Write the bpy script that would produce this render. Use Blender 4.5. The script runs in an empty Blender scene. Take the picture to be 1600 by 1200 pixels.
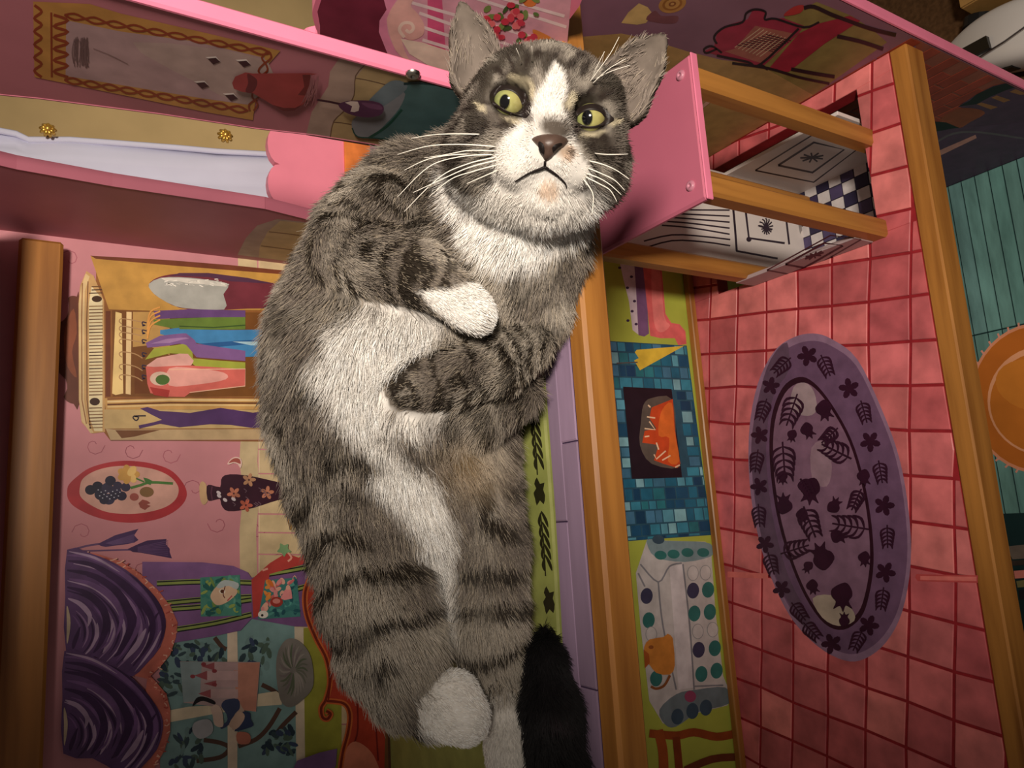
import bpy, math, random
import numpy as np
from mathutils import Matrix, Vector

random.seed(7)
rng = np.random.default_rng(11)
S = 0.04                      # one floor tile of the dollhouse is 4 cm; all lengths below are in tiles
PI = math.pi
COL = bpy.context.scene.collection

# ------------------------------------------------------------------ camera, world, lights, exposure
F = 1173.669
CAM = np.array([-10.05294302, -15.61748716, 16.36999702])
FW = np.array([0.17187, 0.83345, -0.52519])
RT = np.array([0.98302, -0.17986, 0.03627])     # towards the top of the picture (phone held sideways)
DN = np.array([-0.06424, -0.52251, -0.85021])   # towards the right of the picture

cam_data = bpy.data.cameras.new('camera')
cam_data.sensor_width = 36.0
cam_data.lens = F / 1600 * 36.0
cam_data.clip_start = 0.01
cam = bpy.data.objects.new('camera', cam_data)
COL.objects.link(cam)
M = Matrix.Identity(4)
for r in range(3):
    M[r][0], M[r][1], M[r][2] = DN[r], RT[r], -FW[r]
    M[r][3] = CAM[r] * S
cam.matrix_world = M
sc = bpy.context.scene
sc.camera = cam

world = bpy.data.worlds.new('world')
sc.world = world
world.use_nodes = True
world.node_tree.nodes['Background'].inputs[0].default_value = (1.0, 0.88, 0.76, 1)
world.node_tree.nodes['Background'].inputs[1].default_value = 0.105


def add_spot(name, loc, aim, watts, size, blend, radius, col):
    d = bpy.data.lights.new(name, 'SPOT')
    d.energy, d.spot_size, d.spot_blend, d.shadow_soft_size, d.color = watts, size, blend, radius, col
    o = bpy.data.objects.new(name, d)
    COL.objects.link(o)
    l = Vector([c * S for c in loc])
    a = Vector([c * S for c in aim])
    o.location = l
    o.rotation_euler = (a - l).to_track_quat('-Z', 'Y').to_euler()
    return o


# a warm reading lamp standing behind and above the phone
lamp = add_spot('reading_lamp', (-6.9, -25, 23.5), (-3.2, -6, 7.5), 49, math.radians(92), 1.0, 0.06, (1.0, 0.885, 0.755))
lamp.scale = (0.52, 1, 1)   # beam squeezed to shape the sideways dimming: narrower across than up and down

sc.view_settings.view_transform = 'Standard'
sc.view_settings.look = 'None'
sc.view_settings.gamma = 1.0
sc.view_settings.use_curve_mapping = False
sc.view_settings.exposure = 0.0


# ------------------------------------------------------------------ helpers
def ray(px, py):
    return FW + RT * (600 - py) / F + DN * (px - 800) / F


def at(px, py, zc):
    return CAM + ray(px, py) * zc


def hit(px, py, ax, val):
    d = ray(px, py)
    return CAM + d * ((val - CAM[ax]) / d[ax])


def project(W):
    D = np.asarray(W) - CAM
    z = D @ FW
    return 800 + F * (D @ DN) / z, 600 - F * (D @ RT) / z, z


def lin(c):
    out = []
    for v in c[:3]:
        v = v / 255.0
        out.append(v / 12.92 if v <= 0.04045 else ((v + 0.055) / 1.055) ** 2.4)
    return tuple(out) + (1.0,)


def new_mat(name, rough=0.5, spec=0.3):
    m = bpy.data.materials.new(name)
    m.use_nodes = True
    b = m.node_tree.nodes['Principled BSDF']
    b.inputs['Roughness'].default_value = rough
    b.inputs['Specular IOR Level'].default_value = spec
    return m, m.node_tree, b


def tex_noise(nt, scale, detail=4, vec_scale=(1, 1, 1), src='Object'):
    tc = nt.nodes.new('ShaderNodeTexCoord')
    mp = nt.nodes.new('ShaderNodeMapping')
    mp.inputs['Scale'].default_value = vec_scale
    n = nt.nodes.new('ShaderNodeTexNoise')
    n.inputs['Scale'].default_value = scale
    n.inputs['Detail'].default_value = detail
    nt.links.new(tc.outputs[src], mp.inputs['Vector'])
    nt.links.new(mp.outputs['Vector'], n.inputs['Vector'])
    return n


def ramp(nt, stops):
    r = nt.nodes.new('ShaderNodeValToRGB')
    e = r.color_ramp.elements
    while len(e) < len(stops):
        e.new(0.5)
    for k, (p, c) in enumerate(stops):
        e[k].position = p
        e[k].color = c
    return r


def plain(name, col, rough=0.5, var=0.12, scale=60, spec=0.3, bump=0.0, metallic=0.0, stretch=(1, 1, 1)):
    """one painted colour with fine procedural mottling"""
    m, nt, b = new_mat(name, rough, spec)
    c = lin(col)
    n = tex_noise(nt, scale, 5, stretch)
    r = ramp(nt, [(0.3, tuple(v * (1 - var) for v in c[:3]) + (1,)), (0.7, tuple(min(1, v * (1 + var)) for v in c[:3]) + (1,))])
    nt.links.new(n.outputs['Fac'], r.inputs['Fac'])
    nt.links.new(r.outputs['Color'], b.inputs['Base Color'])
    b.inputs['Metallic'].default_value = metallic
    if bump:
        bp = nt.nodes.new('ShaderNodeBump')
        bp.inputs['Strength'].default_value = bump
        bp.inputs['Distance'].default_value = 0.001
        nt.links.new(n.outputs['Fac'], bp.inputs['Height'])
        nt.links.new(bp.outputs['Normal'], b.inputs['Normal'])
    return m


def print_mat(name, var=0.16, scale=70, rough=0.42, stretch=(1, 1, 1), spec=0.3):
    """printed paint: colour of each shape from the mesh, brushy mottling from noise"""
    m, nt, b = new_mat(name, rough, spec)
    a = nt.nodes.new('ShaderNodeAttribute')
    a.attribute_name = 'Col'
    n = tex_noise(nt, scale, 6, stretch)
    r = ramp(nt, [(0.3, (1 - var,) * 3 + (1,)), (0.7, (1 + var,) * 3 + (1,))])
    mx = nt.nodes.new('ShaderNodeMix')
    mx.data_type = 'RGBA'
    mx.blend_type = 'MULTIPLY'
    mx.inputs['Factor'].default_value = 1.0
    nt.links.new(n.outputs['Fac'], r.inputs['Fac'])
    nt.links.new(a.outputs['Color'], mx.inputs['A'])
    nt.links.new(r.outputs['Color'], mx.inputs['B'])
    nt.links.new(mx.outputs['Result'], b.inputs['Base Color'])
    return m


def wood(name, c1, c2, axis, rough=0.38):
    m, nt, b = new_mat(name, rough, 0.35)
    st = [90, 90, 90]
    st[axis] = 6
    n = tex_noise(nt, 1.0, 6, tuple(st))
    r = ramp(nt, [(0.25, lin(c1)), (0.55, lin(c2)), (0.8, lin(tuple(min(255, v * 1.1) for v in c2)))])
    nt.links.new(n.outputs['Fac'], r.inputs['Fac'])
    nt.links.new(r.outputs['Color'], b.inputs['Base Color'])
    bp = nt.nodes.new('ShaderNodeBump')
    bp.inputs['Strength'].default_value = 0.15
    bp.inputs['Distance'].default_value = 0.0005
    nt.links.new(n.outputs['Fac'], bp.inputs['Height'])
    nt.links.new(bp.outputs['Normal'], b.inputs['Normal'])
    return m


def link_mesh(name, verts, faces, mat, parent=None, root=(0, 0, 0), cols=None, smooth=False):
    me = bpy.data.meshes.new(name)
    v = (np.asarray(verts, float) - np.asarray(root, float)) * S
    me.from_pydata([tuple(p) for p in v], [], [tuple(int(i) for i in f) for f in faces])
    if cols is not None:
        ca = me.color_attributes.new('Col', 'FLOAT_COLOR', 'CORNER')
        data = np.empty((len(me.loops), 4), np.float32)
        li = 0
        for f, c in zip(faces, cols):
            data[li:li + len(f)] = c
            li += len(f)
        ca.data.foreach_set('color', data.ravel())
    if smooth:
        me.shade_smooth()
    if isinstance(mat, (list, tuple)):
        for mm in mat:
            me.materials.append(mm)
    elif mat:
        me.materials.append(mat)
    me.update()
    o = bpy.data.objects.new(name, me)
    COL.objects.link(o)
    if parent:
        o.parent = parent
    return o


def thing(name, label, cat, loc, group=None):
    o = bpy.data.objects.new(name, None)
    o.empty_display_size = 0.02
    o.location = [c * S for c in loc]
    COL.objects.link(o)
    o['label'], o['category'] = label, cat
    if group:
        o['group'] = group
    return o


class MB:
    """collects boxes, prisms, tubes as verts and faces in tile units"""
    def __init__(self):
        self.v, self.f, self.c = [], [], []

    def add(self, verts, faces, col=None):
        b = len(self.v)
        self.v += [tuple(p) for p in verts]
        self.f += [tuple(b + i for i in f) for f in faces]
        self.c += [col or (1, 1, 1, 1)] * len(faces)
        return self

    def box(self, x0, x1, y0, y1, z0, z1, bev=0.03, col=None):
        b = min(bev, (x1 - x0) * .4, (y1 - y0) * .4, (z1 - z0) * .4)
        vs, fs = [], []
        lo, hi = (x0, y0, z0), (x1, y1, z1)
        idx = {}
        for sx in (0, 1):
            for sy in (0, 1):
                for sz in (0, 1):
                    s = (sx, sy, sz)
                    for a in range(3):
                        p = []
                        for k in range(3):
                            base = hi[k] if s[k] else lo[k]
                            if k != a:
                                base += -b if s[k] else b
                            p.append(base)
                        idx[(s, a)] = len(vs)
                        vs.append(p)
        cen = [(lo[k] + hi[k]) / 2 for k in range(3)]

        def face(ids):
            p = [np.array(vs[i]) for i in ids]
            n = sum(np.cross(p[i], p[(i + 1) % len(p)]) for i in range(len(p)))
            m = sum(p) / len(p) - cen
            fs.append(ids if n @ m > 0 else ids[::-1])
        for a in range(3):
            u, w = [k for k in range(3) if k != a]
            for sa in (0, 1):
                ids = []
                for su, sw in ((0, 0), (1, 0), (1, 1), (0, 1)):
                    s = [0, 0, 0]
                    s[a], s[u], s[w] = sa, su, sw
                    ids.append(idx[(tuple(s), a)])
                face(ids)
        for a in range(3):
            u, w = [k for k in range(3) if k != a]
            for su in (0, 1):
                for sw in (0, 1):
                    s0, s1 = [0, 0, 0], [0, 0, 0]
                    s0[u] = s1[u] = su
                    s0[w] = s1[w] = sw
                    s1[a] = 1
                    s0, s1 = tuple(s0), tuple(s1)
                    face([idx[(s0, u)], idx[(s1, u)], idx[(s1, w)], idx[(s0, w)]])
        for s in [(i, j, k) for i in (0, 1) for j in (0, 1) for k in (0, 1)]:
            face([idx[(s, 0)], idx[(s, 1)], idx[(s, 2)]])
        return self.add(vs, fs, col)

    def prism(self, pts, d, col=None):
        """pts: 3D outline, extruded by vector d (outline stays, back at +d)"""
        p = [np.array(q, float) for q in pts]
        n = sum(np.cross(p[i], p[(i + 1) % len(p)]) for i in range(len(p)))
        if n @ np.array(d) > 0:
            p = p[::-1]
        k = len(p)
        vs = p + [q + np.array(d) for q in p]
        fs = [tuple(range(k)), tuple(range(2 * k - 1, k - 1, -1))]
        for i in range(k):
            j = (i + 1) % k
            fs.append((j, i, k + i, k + j))
        return self.add(vs, fs, col)

    def tube(self, pts, rad, seg=8, col=None, caps=True):
        P_ = [np.array(q, float) for q in pts]
        n = len(P_)
        rad = rad if hasattr(rad, '__len__') else [rad] * n
        vs, fs = [], []
        up = None
        for i in range(n):
            t = P_[min(i + 1, n - 1)] - P_[max(i - 1, 0)]
            t = t / (np.linalg.norm(t) + 1e-12)
            if up is None:
                up = np.cross(t, (0.31, 0.57, 0.76))
            up = up - t * (up @ t)
            up = up / (np.linalg.norm(up) + 1e-12)
            w = np.cross(t, up)
            for k in range(seg):
                a = 2 * PI * k / seg
                vs.append(P_[i] + rad[i] * (math.cos(a) * up + math.sin(a) * w))
        for i in range(n - 1):
            for k in range(seg):
                k2 = (k + 1) % seg
                fs.append((i * seg + k, i * seg + k2, (i + 1) * seg + k2, (i + 1) * seg + k))
        if caps:
            fs.append(tuple(range(seg))[::-1])
            fs.append(tuple((n - 1) * seg + k for k in range(seg)))
        return self.add(vs, fs, col)

    def build(self, name, mat, parent=None, root=(0, 0, 0), colored=False, smooth=False):
        return link_mesh(name, self.v, self.f, mat, parent, root, self.c if colored else None, smooth)


def spline(pts, n=6, closed=True):
    P_ = np.asarray(pts, float)
    N = len(P_)
    out = []
    rngi = range(N) if closed else range(N - 1)
    for i in rngi:
        if closed:
            p0, p1, p2, p3 = P_[(i - 1) % N], P_[i], P_[(i + 1) % N], P_[(i + 2) % N]
        else:
            p0, p1, p2, p3 = P_[max(i - 1, 0)], P_[i], P_[i + 1], P_[min(i + 2, N - 1)]
        for k in range(n):
            t = k / n
            out.append(0.5 * ((2 * p1) + (-p0 + p2) * t + (2 * p0 - 5 * p1 + 4 * p2 - p3) * t * t + (-p0 + 3 * p1 - 3 * p2 + p3) * t ** 3))
    if not closed:
        out.append(P_[-1])
    return [tuple(q) for q in out]


def crop(ox, oy, s):
    return lambda *pts: [(ox + x / s, oy + y / s) for x, y in pts]


class Print:
    """flat painted shapes on one board of the house"""
    def __init__(self, ax, val, nsign, start=0.004, step=0.0035):
        self.ax, self.val, self.ns, self.o, self.step = ax, val, nsign, start * 0.35, 0.00025   # ink lies 10 micrometres thick
        # rectangle of the board (other two axes) that the paint may not run over
        self.lim = {0: (-7.54, 0.0, 10.11, 19.2) if val == -4.4 else (-7.6, 0.0, -9.4, 9.9), 1: None}.get(ax)
        if ax == 0 and val not in (-4.4, 0.0):
            self.lim = None
        self.mb = MB()

    def at(self, p):
        return hit(p[0], p[1], self.ax, self.val)

    def raw(self, pts3, col):
        p = [np.array(q, float) for q in pts3]
        if self.lim:
            k1, k2 = [k for k in range(3) if k != self.ax]
            c = clip_rect([(q[k1], q[k2]) for q in p], *self.lim)
            if len(c) < 3:
                return self
            p = []
            for a, b in c:
                q = np.zeros(3)
                q[k1], q[k2] = a, b
                p.append(q)
        n = sum(np.cross(p[i] - p[0], p[(i + 1) % len(p)] - p[0]) for i in range(len(p)))
        if n[self.ax] * self.ns < 0:
            p = p[::-1]
        for q in p:
            q[self.ax] = self.val + self.ns * self.o
        self.mb.add(p, [tuple(range(len(p)))], lin(col))
        return self

    def up(self):
        self.o += self.step
        return self

    def poly(self, pts, col, smooth=0):
        if smooth:
            pts = spline(pts, smooth)
        self.up()
        return self.raw([self.at(p) for p in pts], col)

    def same(self, pts, col, smooth=0):
        if smooth:
            pts = spline(pts, smooth)
        return self.raw([self.at(p) for p in pts], col)

    def ell(self, x, y, rx, ry, col, rot=0, n=20):
        c, s = math.cos(rot), math.sin(rot)
        return self.same([(x + rx * math.cos(a) * c - ry * math.sin(a) * s, y + rx * math.cos(a) * s + ry * math.sin(a) * c)
                          for a in [2 * PI * k / n for k in range(n)]], col)

    def line(self, pts, w, col, smooth=0, taper=False):
        """a brush stroke of w pixels"""
        if smooth:
            pts = spline(pts, smooth, False)
        P_ = np.asarray(pts, float)
        n = len(P_)
        L, R = [], []
        for i in range(n):
            t = P_[min(i + 1, n - 1)] - P_[max(i - 1, 0)]
            t = t / (np.linalg.norm(t) + 1e-9)
            k = w / 2
            if taper:
                k *= max(0.12, math.sin(PI * (0.06 + 0.9 * i / (n - 1))))
            L.append(P_[i] + k * np.array((-t[1], t[0])))
            R.append(P_[i] - k * np.array((-t[1], t[0])))
        for i in range(n - 1):
            self.raw([self.at(q) for q in (L[i], L[i + 1], R[i + 1], R[i])], col)
        return self

    def build(self, name, mat, parent, root):
        return self.mb.build(name, mat, parent, root, colored=True)


PRINT = print_mat('printed_paint')
PRINT_SOFT = print_mat('printed_paint_soft', 0.28, 38)
PINE_X = wood('stained_pine_along_x', (128, 78, 34), (170, 114, 54), 0)
PINE_Z = wood('stained_pine_along_z', (134, 82, 36), (176, 120, 58), 2)
PINK_EDGE = plain('pink_lacquer', (236, 130, 160), 0.35, 0.05, 30)
PINK_PAPER = plain('pink_wallpaper', (205, 138, 146), 0.5, 0.10, 25)
DARK_PINK = plain('dusky_pink_board', (188, 106, 122), 0.5, 0.12, 18)
MAROON = plain('maroon_board', (120, 46, 60), 0.5, 0.12, 18)
RED_GROUT = plain('dark_red_grout_paint', (150, 36, 44), 0.5, 0.2, 80)
METAL = plain('screw_metal', (190, 185, 180), 0.3, 0.1, 200, 0.5, 0, 1.0)

# ------------------------------------------------------------------ the room around the dollhouse
CARPET = plain('dark_brown_carpet', (92, 66, 44), 0.9, 0.3, 140, 0.05, 0.4)
GOLD_WALL = plain('ochre_room_wall', (222, 192, 138), 0.8, 0.16, 7, 0.1)
o = MB().box(-32, 16, -34, 9, -10.6, -10.0, 0).build('floor', CARPET)
o['kind'] = 'structure'
o = MB().box(-32, 16, 9, 9.4, -10.0, 30, 0).build('wall_back', GOLD_WALL)
o['kind'] = 'structure'

# ------------------------------------------------------------------ the dollhouse
HR = (-9, -3.8, -10)
house = thing('dollhouse', 'pink wooden dollhouse of painted boards and pine beams under the lying cat', 'dollhouse', HR)


def hbox(name, mat, x0, x1, y0, y1, z0, z1, bev=0.03, parent=None):
    return MB().box(x0, x1, y0, y1, z0, z1, bev).build(name, mat, parent or house, HR)


def clip(poly, ax, val, keep_less):
    out = []
    n = len(poly)
    for i in range(n):
        a, b = poly[i], poly[(i + 1) % n]
        ia = (a[ax] <= val) if keep_less else (a[ax] >= val)
        ib = (b[ax] <= val) if keep_less else (b[ax] >= val)
        if ia:
            out.append(a)
        if ia != ib:
            t = (val - a[ax]) / (b[ax] - a[ax])
            out.append(tuple(a[k] + t * (b[k] - a[k]) for k in range(2)))
    return out


def clip_rect(poly, x0, x1, y0, y1):
    for ax, v, less in ((0, x0, False), (0, x1, True), (1, y0, False), (1, y1, True)):
        if len(poly) < 3:
            return []
        poly = clip(poly, ax, v, less)
    return poly if len(poly) > 2 else []


def area2(p):
    return 0.5 * abs(sum(p[i][0] * p[(i + 1) % len(p)][1] - p[(i + 1) % len(p)][0] * p[i][1] for i in range(len(p))))


def piece(name, outline, d, col, parent, mat=PRINT, bevel=0.02):
    """one thin tile, plank or brick: outline of 3D points (front), extruded by d; the top edge is chamfered"""
    p = [np.array(q, float) for q in outline]
    c = sum(p) / len(p)
    dn_ = np.array(d, float)
    n = sum(np.cross(p[i] - c, p[(i + 1) % len(p)] - c) for i in range(len(p)))
    if n @ dn_ > 0:
        p = p[::-1]
    k = len(p)
    ins = []
    for q in p:
        r = np.linalg.norm(q - c)
        ins.append(c + (q - c) * max(0.3, 1 - bevel / max(r, 1e-6)))
    vs = ins + [q + dn_ * 0.45 for q in p] + [q + dn_ for q in p]
    fs = [tuple(range(k))]
    for i in range(k):
        j = (i + 1) % k
        fs.append((j, i, k + i, k + j))
        fs.append((k + j, k + i, 2 * k + i, 2 * k + j))
    mb = MB().add(vs, fs, lin(col))
    return mb.build(name, mat, parent, HR, colored=True)


def jit(c, a):
    k = 1 + random.uniform(-a, a)
    return tuple(max(0, min(255, v * k + random.uniform(-a, a) * 22)) for v in c)


# --- lower storey floor with its square lift opening
HX0, HX1, HY0, HY1 = -4.15, -0.45, -6.1, -1.1
fl = MB()
for x0, x1, y0, y1 in ((-18.5, HX0, -7.0, 0.0), (HX1, 0.0, -7.0, 0.0), (HX0, HX1, -7.0, HY0), (HX0, HX1, HY1, 0.0)):
    fl.box(x0, x1, y0, y1, -0.45, -0.03, 0)
low_floor = fl.build('lower_floor', RED_GROUT, house, HR)
TT, TX, TY = -0.168, -4.794, -0.686
ct, st = math.cos(TT), math.sin(TT)


def tw(i, j):
    return (TX + ct * (-i) - st * (-j), TY + st * (-i) + ct * (-j))


tiles_red = [(206, 110, 112), (196, 100, 104), (212, 120, 118), (190, 94, 98)]
cj = {}


def corner(i, j):
    if (i, j) not in cj:
        cj[(i, j)] = (random.uniform(-.03, .03), random.uniform(-.03, .03))
    x, y = tw(i, j)
    return x + cj[(i, j)][0], y + cj[(i, j)][1]


for i in range(-7, 16):
    for j in range(-4, 10):
        q = [corner(i, j), corner(i + 1, j), corner(i + 1, j + 1), corner(i, j + 1)]
        cx = sum(p[0] for p in q) / 4
        cy = sum(p[1] for p in q) / 4
        g = 0.034
        q = [(p[0] + (cx - p[0]) * g * 2, p[1] + (cy - p[1]) * g * 2) for p in q]
        col = jit(random.choice(tiles_red), 0.05)
        for R_ in ((-18.5, HX0, -6.99, -0.05), (HX1, -0.02, -6.99, -0.05), (HX0, HX1, -6.99, HY0), (HX0, HX1, HY1, -0.05)):
            c = clip_rect(q, *R_)
            if len(c) > 2 and area2(c) > 0.02 and max(p[0] for p in c) > -17.6:
                piece('floor_tile', [(x, y, 0.0) for x, y in c], (0, 0, -0.03), col, low_floor, PRINT_SOFT)

hbox('lower_front_beam', PINE_X, -18.5, 0.0, -7.42, -7.0, -0.72, 0.0, 0.04)
hbox('baseboard_strip', PINE_X, -18.5, -0.02, -0.22, 0.0, 0.0, 0.22, 0.03)

# --- lower back wall
low_wall = hbox('lower_back_wall', plain('lime_green_paper', (176, 184, 74), 0.5, 0.08, 30), -18.5, 0.0, 0.0, 0.3, -10, 9.66, 0)
# --- right outer wall, full height of the two lower storeys, pink front edge
side = MB().box(0, 0.24, -7.62, 0.3, -10, 9.9, 0).build('right_side_wall', plain('plum_print_ground', (130, 92, 108), 0.5, 0.16, 14), house, HR)
hbox('pink_edge_band', PINK_EDGE, -0.01, 0.25, -7.72, -7.62, -10, 9.9, 0.03)
# --- bottom storey floor
bot = hbox('bottom_floor', plain('dark_teal_groove', (20, 44, 46), 0.5, 0.1, 30), -18.5, 0.0, -7.6, 0.0, -10, -9.44, 0)
y = -7.58
TEAL = print_mat('teal_board_paint', 0.3, 22, 0.5, (0.7, 3, 1))
while y < -0.3:
    for xa, xb in ((-5.2, -0.02), (-11.0, -5.24)):
        piece('plank', [(xa, y + .02, -9.4), (xb, y + .02, -9.4), (xb, y + .41, -9.4), (xa, y + .41, -9.4)], (0, 0, -0.035), jit((104, 146, 142), 0.08), bot, TEAL)
    y += 0.43
# --- upper storey floor, front beam
up_floor = hbox('upper_floor', plain('purple_groove', (70, 52, 80), 0.5, 0.1, 40), -18.5, 0.0, -7.26, 0.0, 9.66, 10.07, 0)
PLUM_BOARD = print_mat('lilac_board_paint', 0.13, 24, 0.5, (0.5, 4, 1))
ys = [-7.25, -6.88, -6.52, -6.16]
for k, (y0, y1) in enumerate(zip(ys[:-1], ys[1:])):
    cuts = [-18.4, [-12.4, -13.6, -11.3][k], [-9.1, -10.2, -8.4][k], [-5.9, -6.6, -5.0][k], [-2.4, -3.0, -1.6][k], -0.02]
    for a, b in zip(cuts[:-1], cuts[1:]):
        piece('plank', [(a + .02, y0 + .012, 10.1), (b, y0 + .012, 10.1), (b, y1 - .012, 10.1), (a + .02, y1 - .012, 10.1)], (0, 0, -0.03),
              jit((158, 134, 160), 0.05), up_floor, PLUM_BOARD)
y = -6.16
while y < -0.1:
    y1 = y + 0.36
    for a, b in ((-8.2, -6.4), (-6.4, -4.15), (-4.15, -2.2), (-2.2, -0.02)):
        piece('plank', [(a + .02, y + .012, 10.1), (b, y + .012, 10.1), (b, y1 - .012, 10.1), (a + .02, y1 - .012, 10.1)], (0, 0, -0.03),
              jit((158, 134, 160), 0.05), up_floor, PLUM_BOARD)
    y = y1
hbox('upper_front_beam', PINE_X, -18.5, 0.0, -7.66, -7.27, 9.64, 10.12, 0.05)
# --- upper back wall, cross beam, roof board added out of view to shade the wall top
up_wall = hbox('upper_back_wall', PINK_PAPER, -18.5, -4.4, 0.0, 0.24, 9.66, 19.3, 0)
hbox('upper_cross_beam', PINE_X, -18.5, -4.66, -0.5, 0.0, 16.22, 16.9, 0.05)
hbox('shading_roof_board', DARK_PINK, -18.5, -4.66, -2.6, 0.0, 17.3, 17.5, 0.03)
# --- divider wall with the tall arched doorway
arch = [(-5.80, 10.1), (-5.72, 12.3), (-5.62, 13.2), (-5.46, 14.0), (-5.32, 15.2), (-5.08, 16.6), (-4.86, 17.5), (-4.4, 18.3), (-3.9, 18.6), (-3.4, 18.4),
        (-2.95, 17.7), (-2.76, 16.9), (-2.68, 15.6), (-2.70, 14.3), (-2.72, 13.2), (-2.52, 12.3), (-2.30, 11.3), (-2.25, 10.1)]
outer = [(0.0, 10.1), (0.0, 19.3), (-7.54, 19.3), (-7.54, 10.1)]
prof = outer + arch
DIVIDER_PAINT = plain('dusky_rose_board', (176, 108, 118), 0.5, 0.14, 14)
divider = MB().prism([(-4.4, a, b) for a, b in prof], (0.2, 0, 0)).build('arched_divider_wall', DIVIDER_PAINT, house, HR)
MB().box(-4.42, -4.19, -7.63, -7.54, 10.13, 19.3, 0.03).build('pink_front_edge', PINK_EDGE, divider, HR)
ar = MB()
for a, b in zip(arch[:-1], arch[1:]):
    pa, pb = np.array((-4.41, *a)), np.array((-4.41, *b))
    n = np.array((0, -(b[1] - a[1]), b[0] - a[0]))
    n = n / np.linalg.norm(n) * 0.02
    ar.prism([pa, pb, pb - n, pa - n], (0.23, 0, 0))
ar.build('doorway_lining', plain('doorway_edge_paint', (160, 90, 106), 0.5, 0.1, 18), divider, HR)

# --- back rail with scalloped top behind the doorway
sc_pts = [(-3.95, 10.72)]
top = []
for k in range(4):
    for a in np.linspace(0, PI, 9):
        top.append((-3.95 + 0.92 * k + 0.46 - 0.46 * math.cos(a), 12.2 + 0.26 * math.sin(a)))
outl = [(-0.27, 10.72), (-0.27, 12.2)] + top[::-1] + [(-3.95, 10.72)]
rail = MB().prism([(a, 0.0, b) for a, b in outl], (0, 0.2, 0)).build('scalloped_back_rail', plain('rose_lacquer', (238, 138, 158), 0.4, 0.05, 30), house, HR)
MB().box(-3.95, -0.27, -0.06, 0.2, 10.08, 10.72, 0.02).build('orange_skirting', plain('orange_print', (226, 128, 62), 0.5, 0.35, 40), rail, HR)

# --- painted fence panel standing right of the divider
XF = -3.2
edge = [(560, 210), (500, 150), (470, 100), (466, 78), (478, 62), (496, 56), (492, 40), (488, 22), (492, 4), (500, -18), (520, -40), (700, -80), (960, -120), (905, 10), (868, 110)]
pts3 = [hit(a, b, 0, XF) for a, b in spline(edge[:11], 4, False) + edge[11:]]
pts3 = [(p[0], p[1], max(p[2], 10.12)) for p in pts3]
fence = MB().prism(pts3, (0.18, 0, 0)).build('painted_fence_panel', PINK_EDGE, house, HR)
f = Print(0, XF, -1)
f.poly([(900, -110), (868, 120), (860, 160), (560, 150), (505, 110), (478, 88), (475, 75), (500, 62), (500, 40), (496, 18), (505, -10), (530, -40), (720, -80)], (118, 44, 64))
f.poly([(612, 100), (600, 70), (592, 50), (593, 32), (604, 15), (600, 0), (620, -30), (720, -70), (900, -100), (880, 140), (700, 140)], (236, 150, 182))
f.poly([(634, 95), (616, 75), (606, 52), (604, 30), (612, 12), (622, -4), (650, -40), (720, -60), (900, -90), (880, 140), (700, 140)], (228, 170, 186))
f.poly([(668, -10), (690, -12), (700, 130), (668, 130)], (224, 96, 140))
for a, b in (((640, 3), (882, 72)), ((655, 20), (880, 100)), ((690, -20), (885, 42)), ((660, 42), (760, 75)), ((660, 62), (740, 86)), ((760, -10), (882, 25))):
    f.up().line([a, b], 5, (246, 226, 226))
f.poly([(605, 38), (608, 20), (618, 4), (630, -8), (650, -10), (642, 8), (652, 20), (662, 36), (662, 52), (652, 60), (640, 62), (628, 58), (632, 78), (640, 96), (618, 78)], (240, 190, 180), 4)
f.poly([(626, 60), (660, 66), (740, 92), (760, 120), (700, 120), (640, 84)], (244, 226, 206))
f.up().line([(632, 58), (624, 46), (630, 36), (642, 36), (646, 44), (640, 50), (634, 46)], 5, (250, 226, 210), 4)
f.poly([(832, 46), (850, 52), (866, 62), (874, 78), (880, 110), (830, 110), (826, 80), (838, 66)], (232, 146, 64), 4)
f.poly([(815, -10), (840, -14), (836, 8), (820, 8)], (228, 130, 60), 3)
for k in range(26):
    a, b = random.uniform(760, 838), random.uniform(-6, 86)
    f.up().ell(a, b, random.uniform(5, 9), random.uniform(3, 5), random.choice([(96, 128, 62), (126, 150, 80), (70, 100, 50)]), random.uniform(0, 3), 8)
for gx, gy in ((772, 40), (802, 24), (822, 66)):
    for k in range(12):
        f.up().ell(gx + random.uniform(-13, 13), gy + random.uniform(-20, 18), random.uniform(4, 7), random.uniform(4, 7), random.choice([(226, 76, 90), (240, 122, 124), (214, 60, 80)]), 0, 9)
f.build('painted_flowers', PRINT, fence, HR)

# ------------------------------------------------------------------ the lift car in the floor opening
LR = (-2.7, -4.2, -2.5)
lift = thing('lift_car', 'pink topped toy lift on pine posts standing in the red tiled floor opening', 'toy lift', LR)
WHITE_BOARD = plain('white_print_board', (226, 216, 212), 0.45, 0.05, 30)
roof = MB().box(-4.45, -1.45, -6.42, -2.2, 5.86, 6.02, 0.05).build('lift_roof', plain('lift_roof_pink', (205, 112, 136), 0.4, 0.05, 12), lift, LR)
MB().box(-4.46, -1.44, -6.46, -6.42, 5.85, 6.025, 0.02).build('front_edge', PINK_EDGE, roof, LR)


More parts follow.
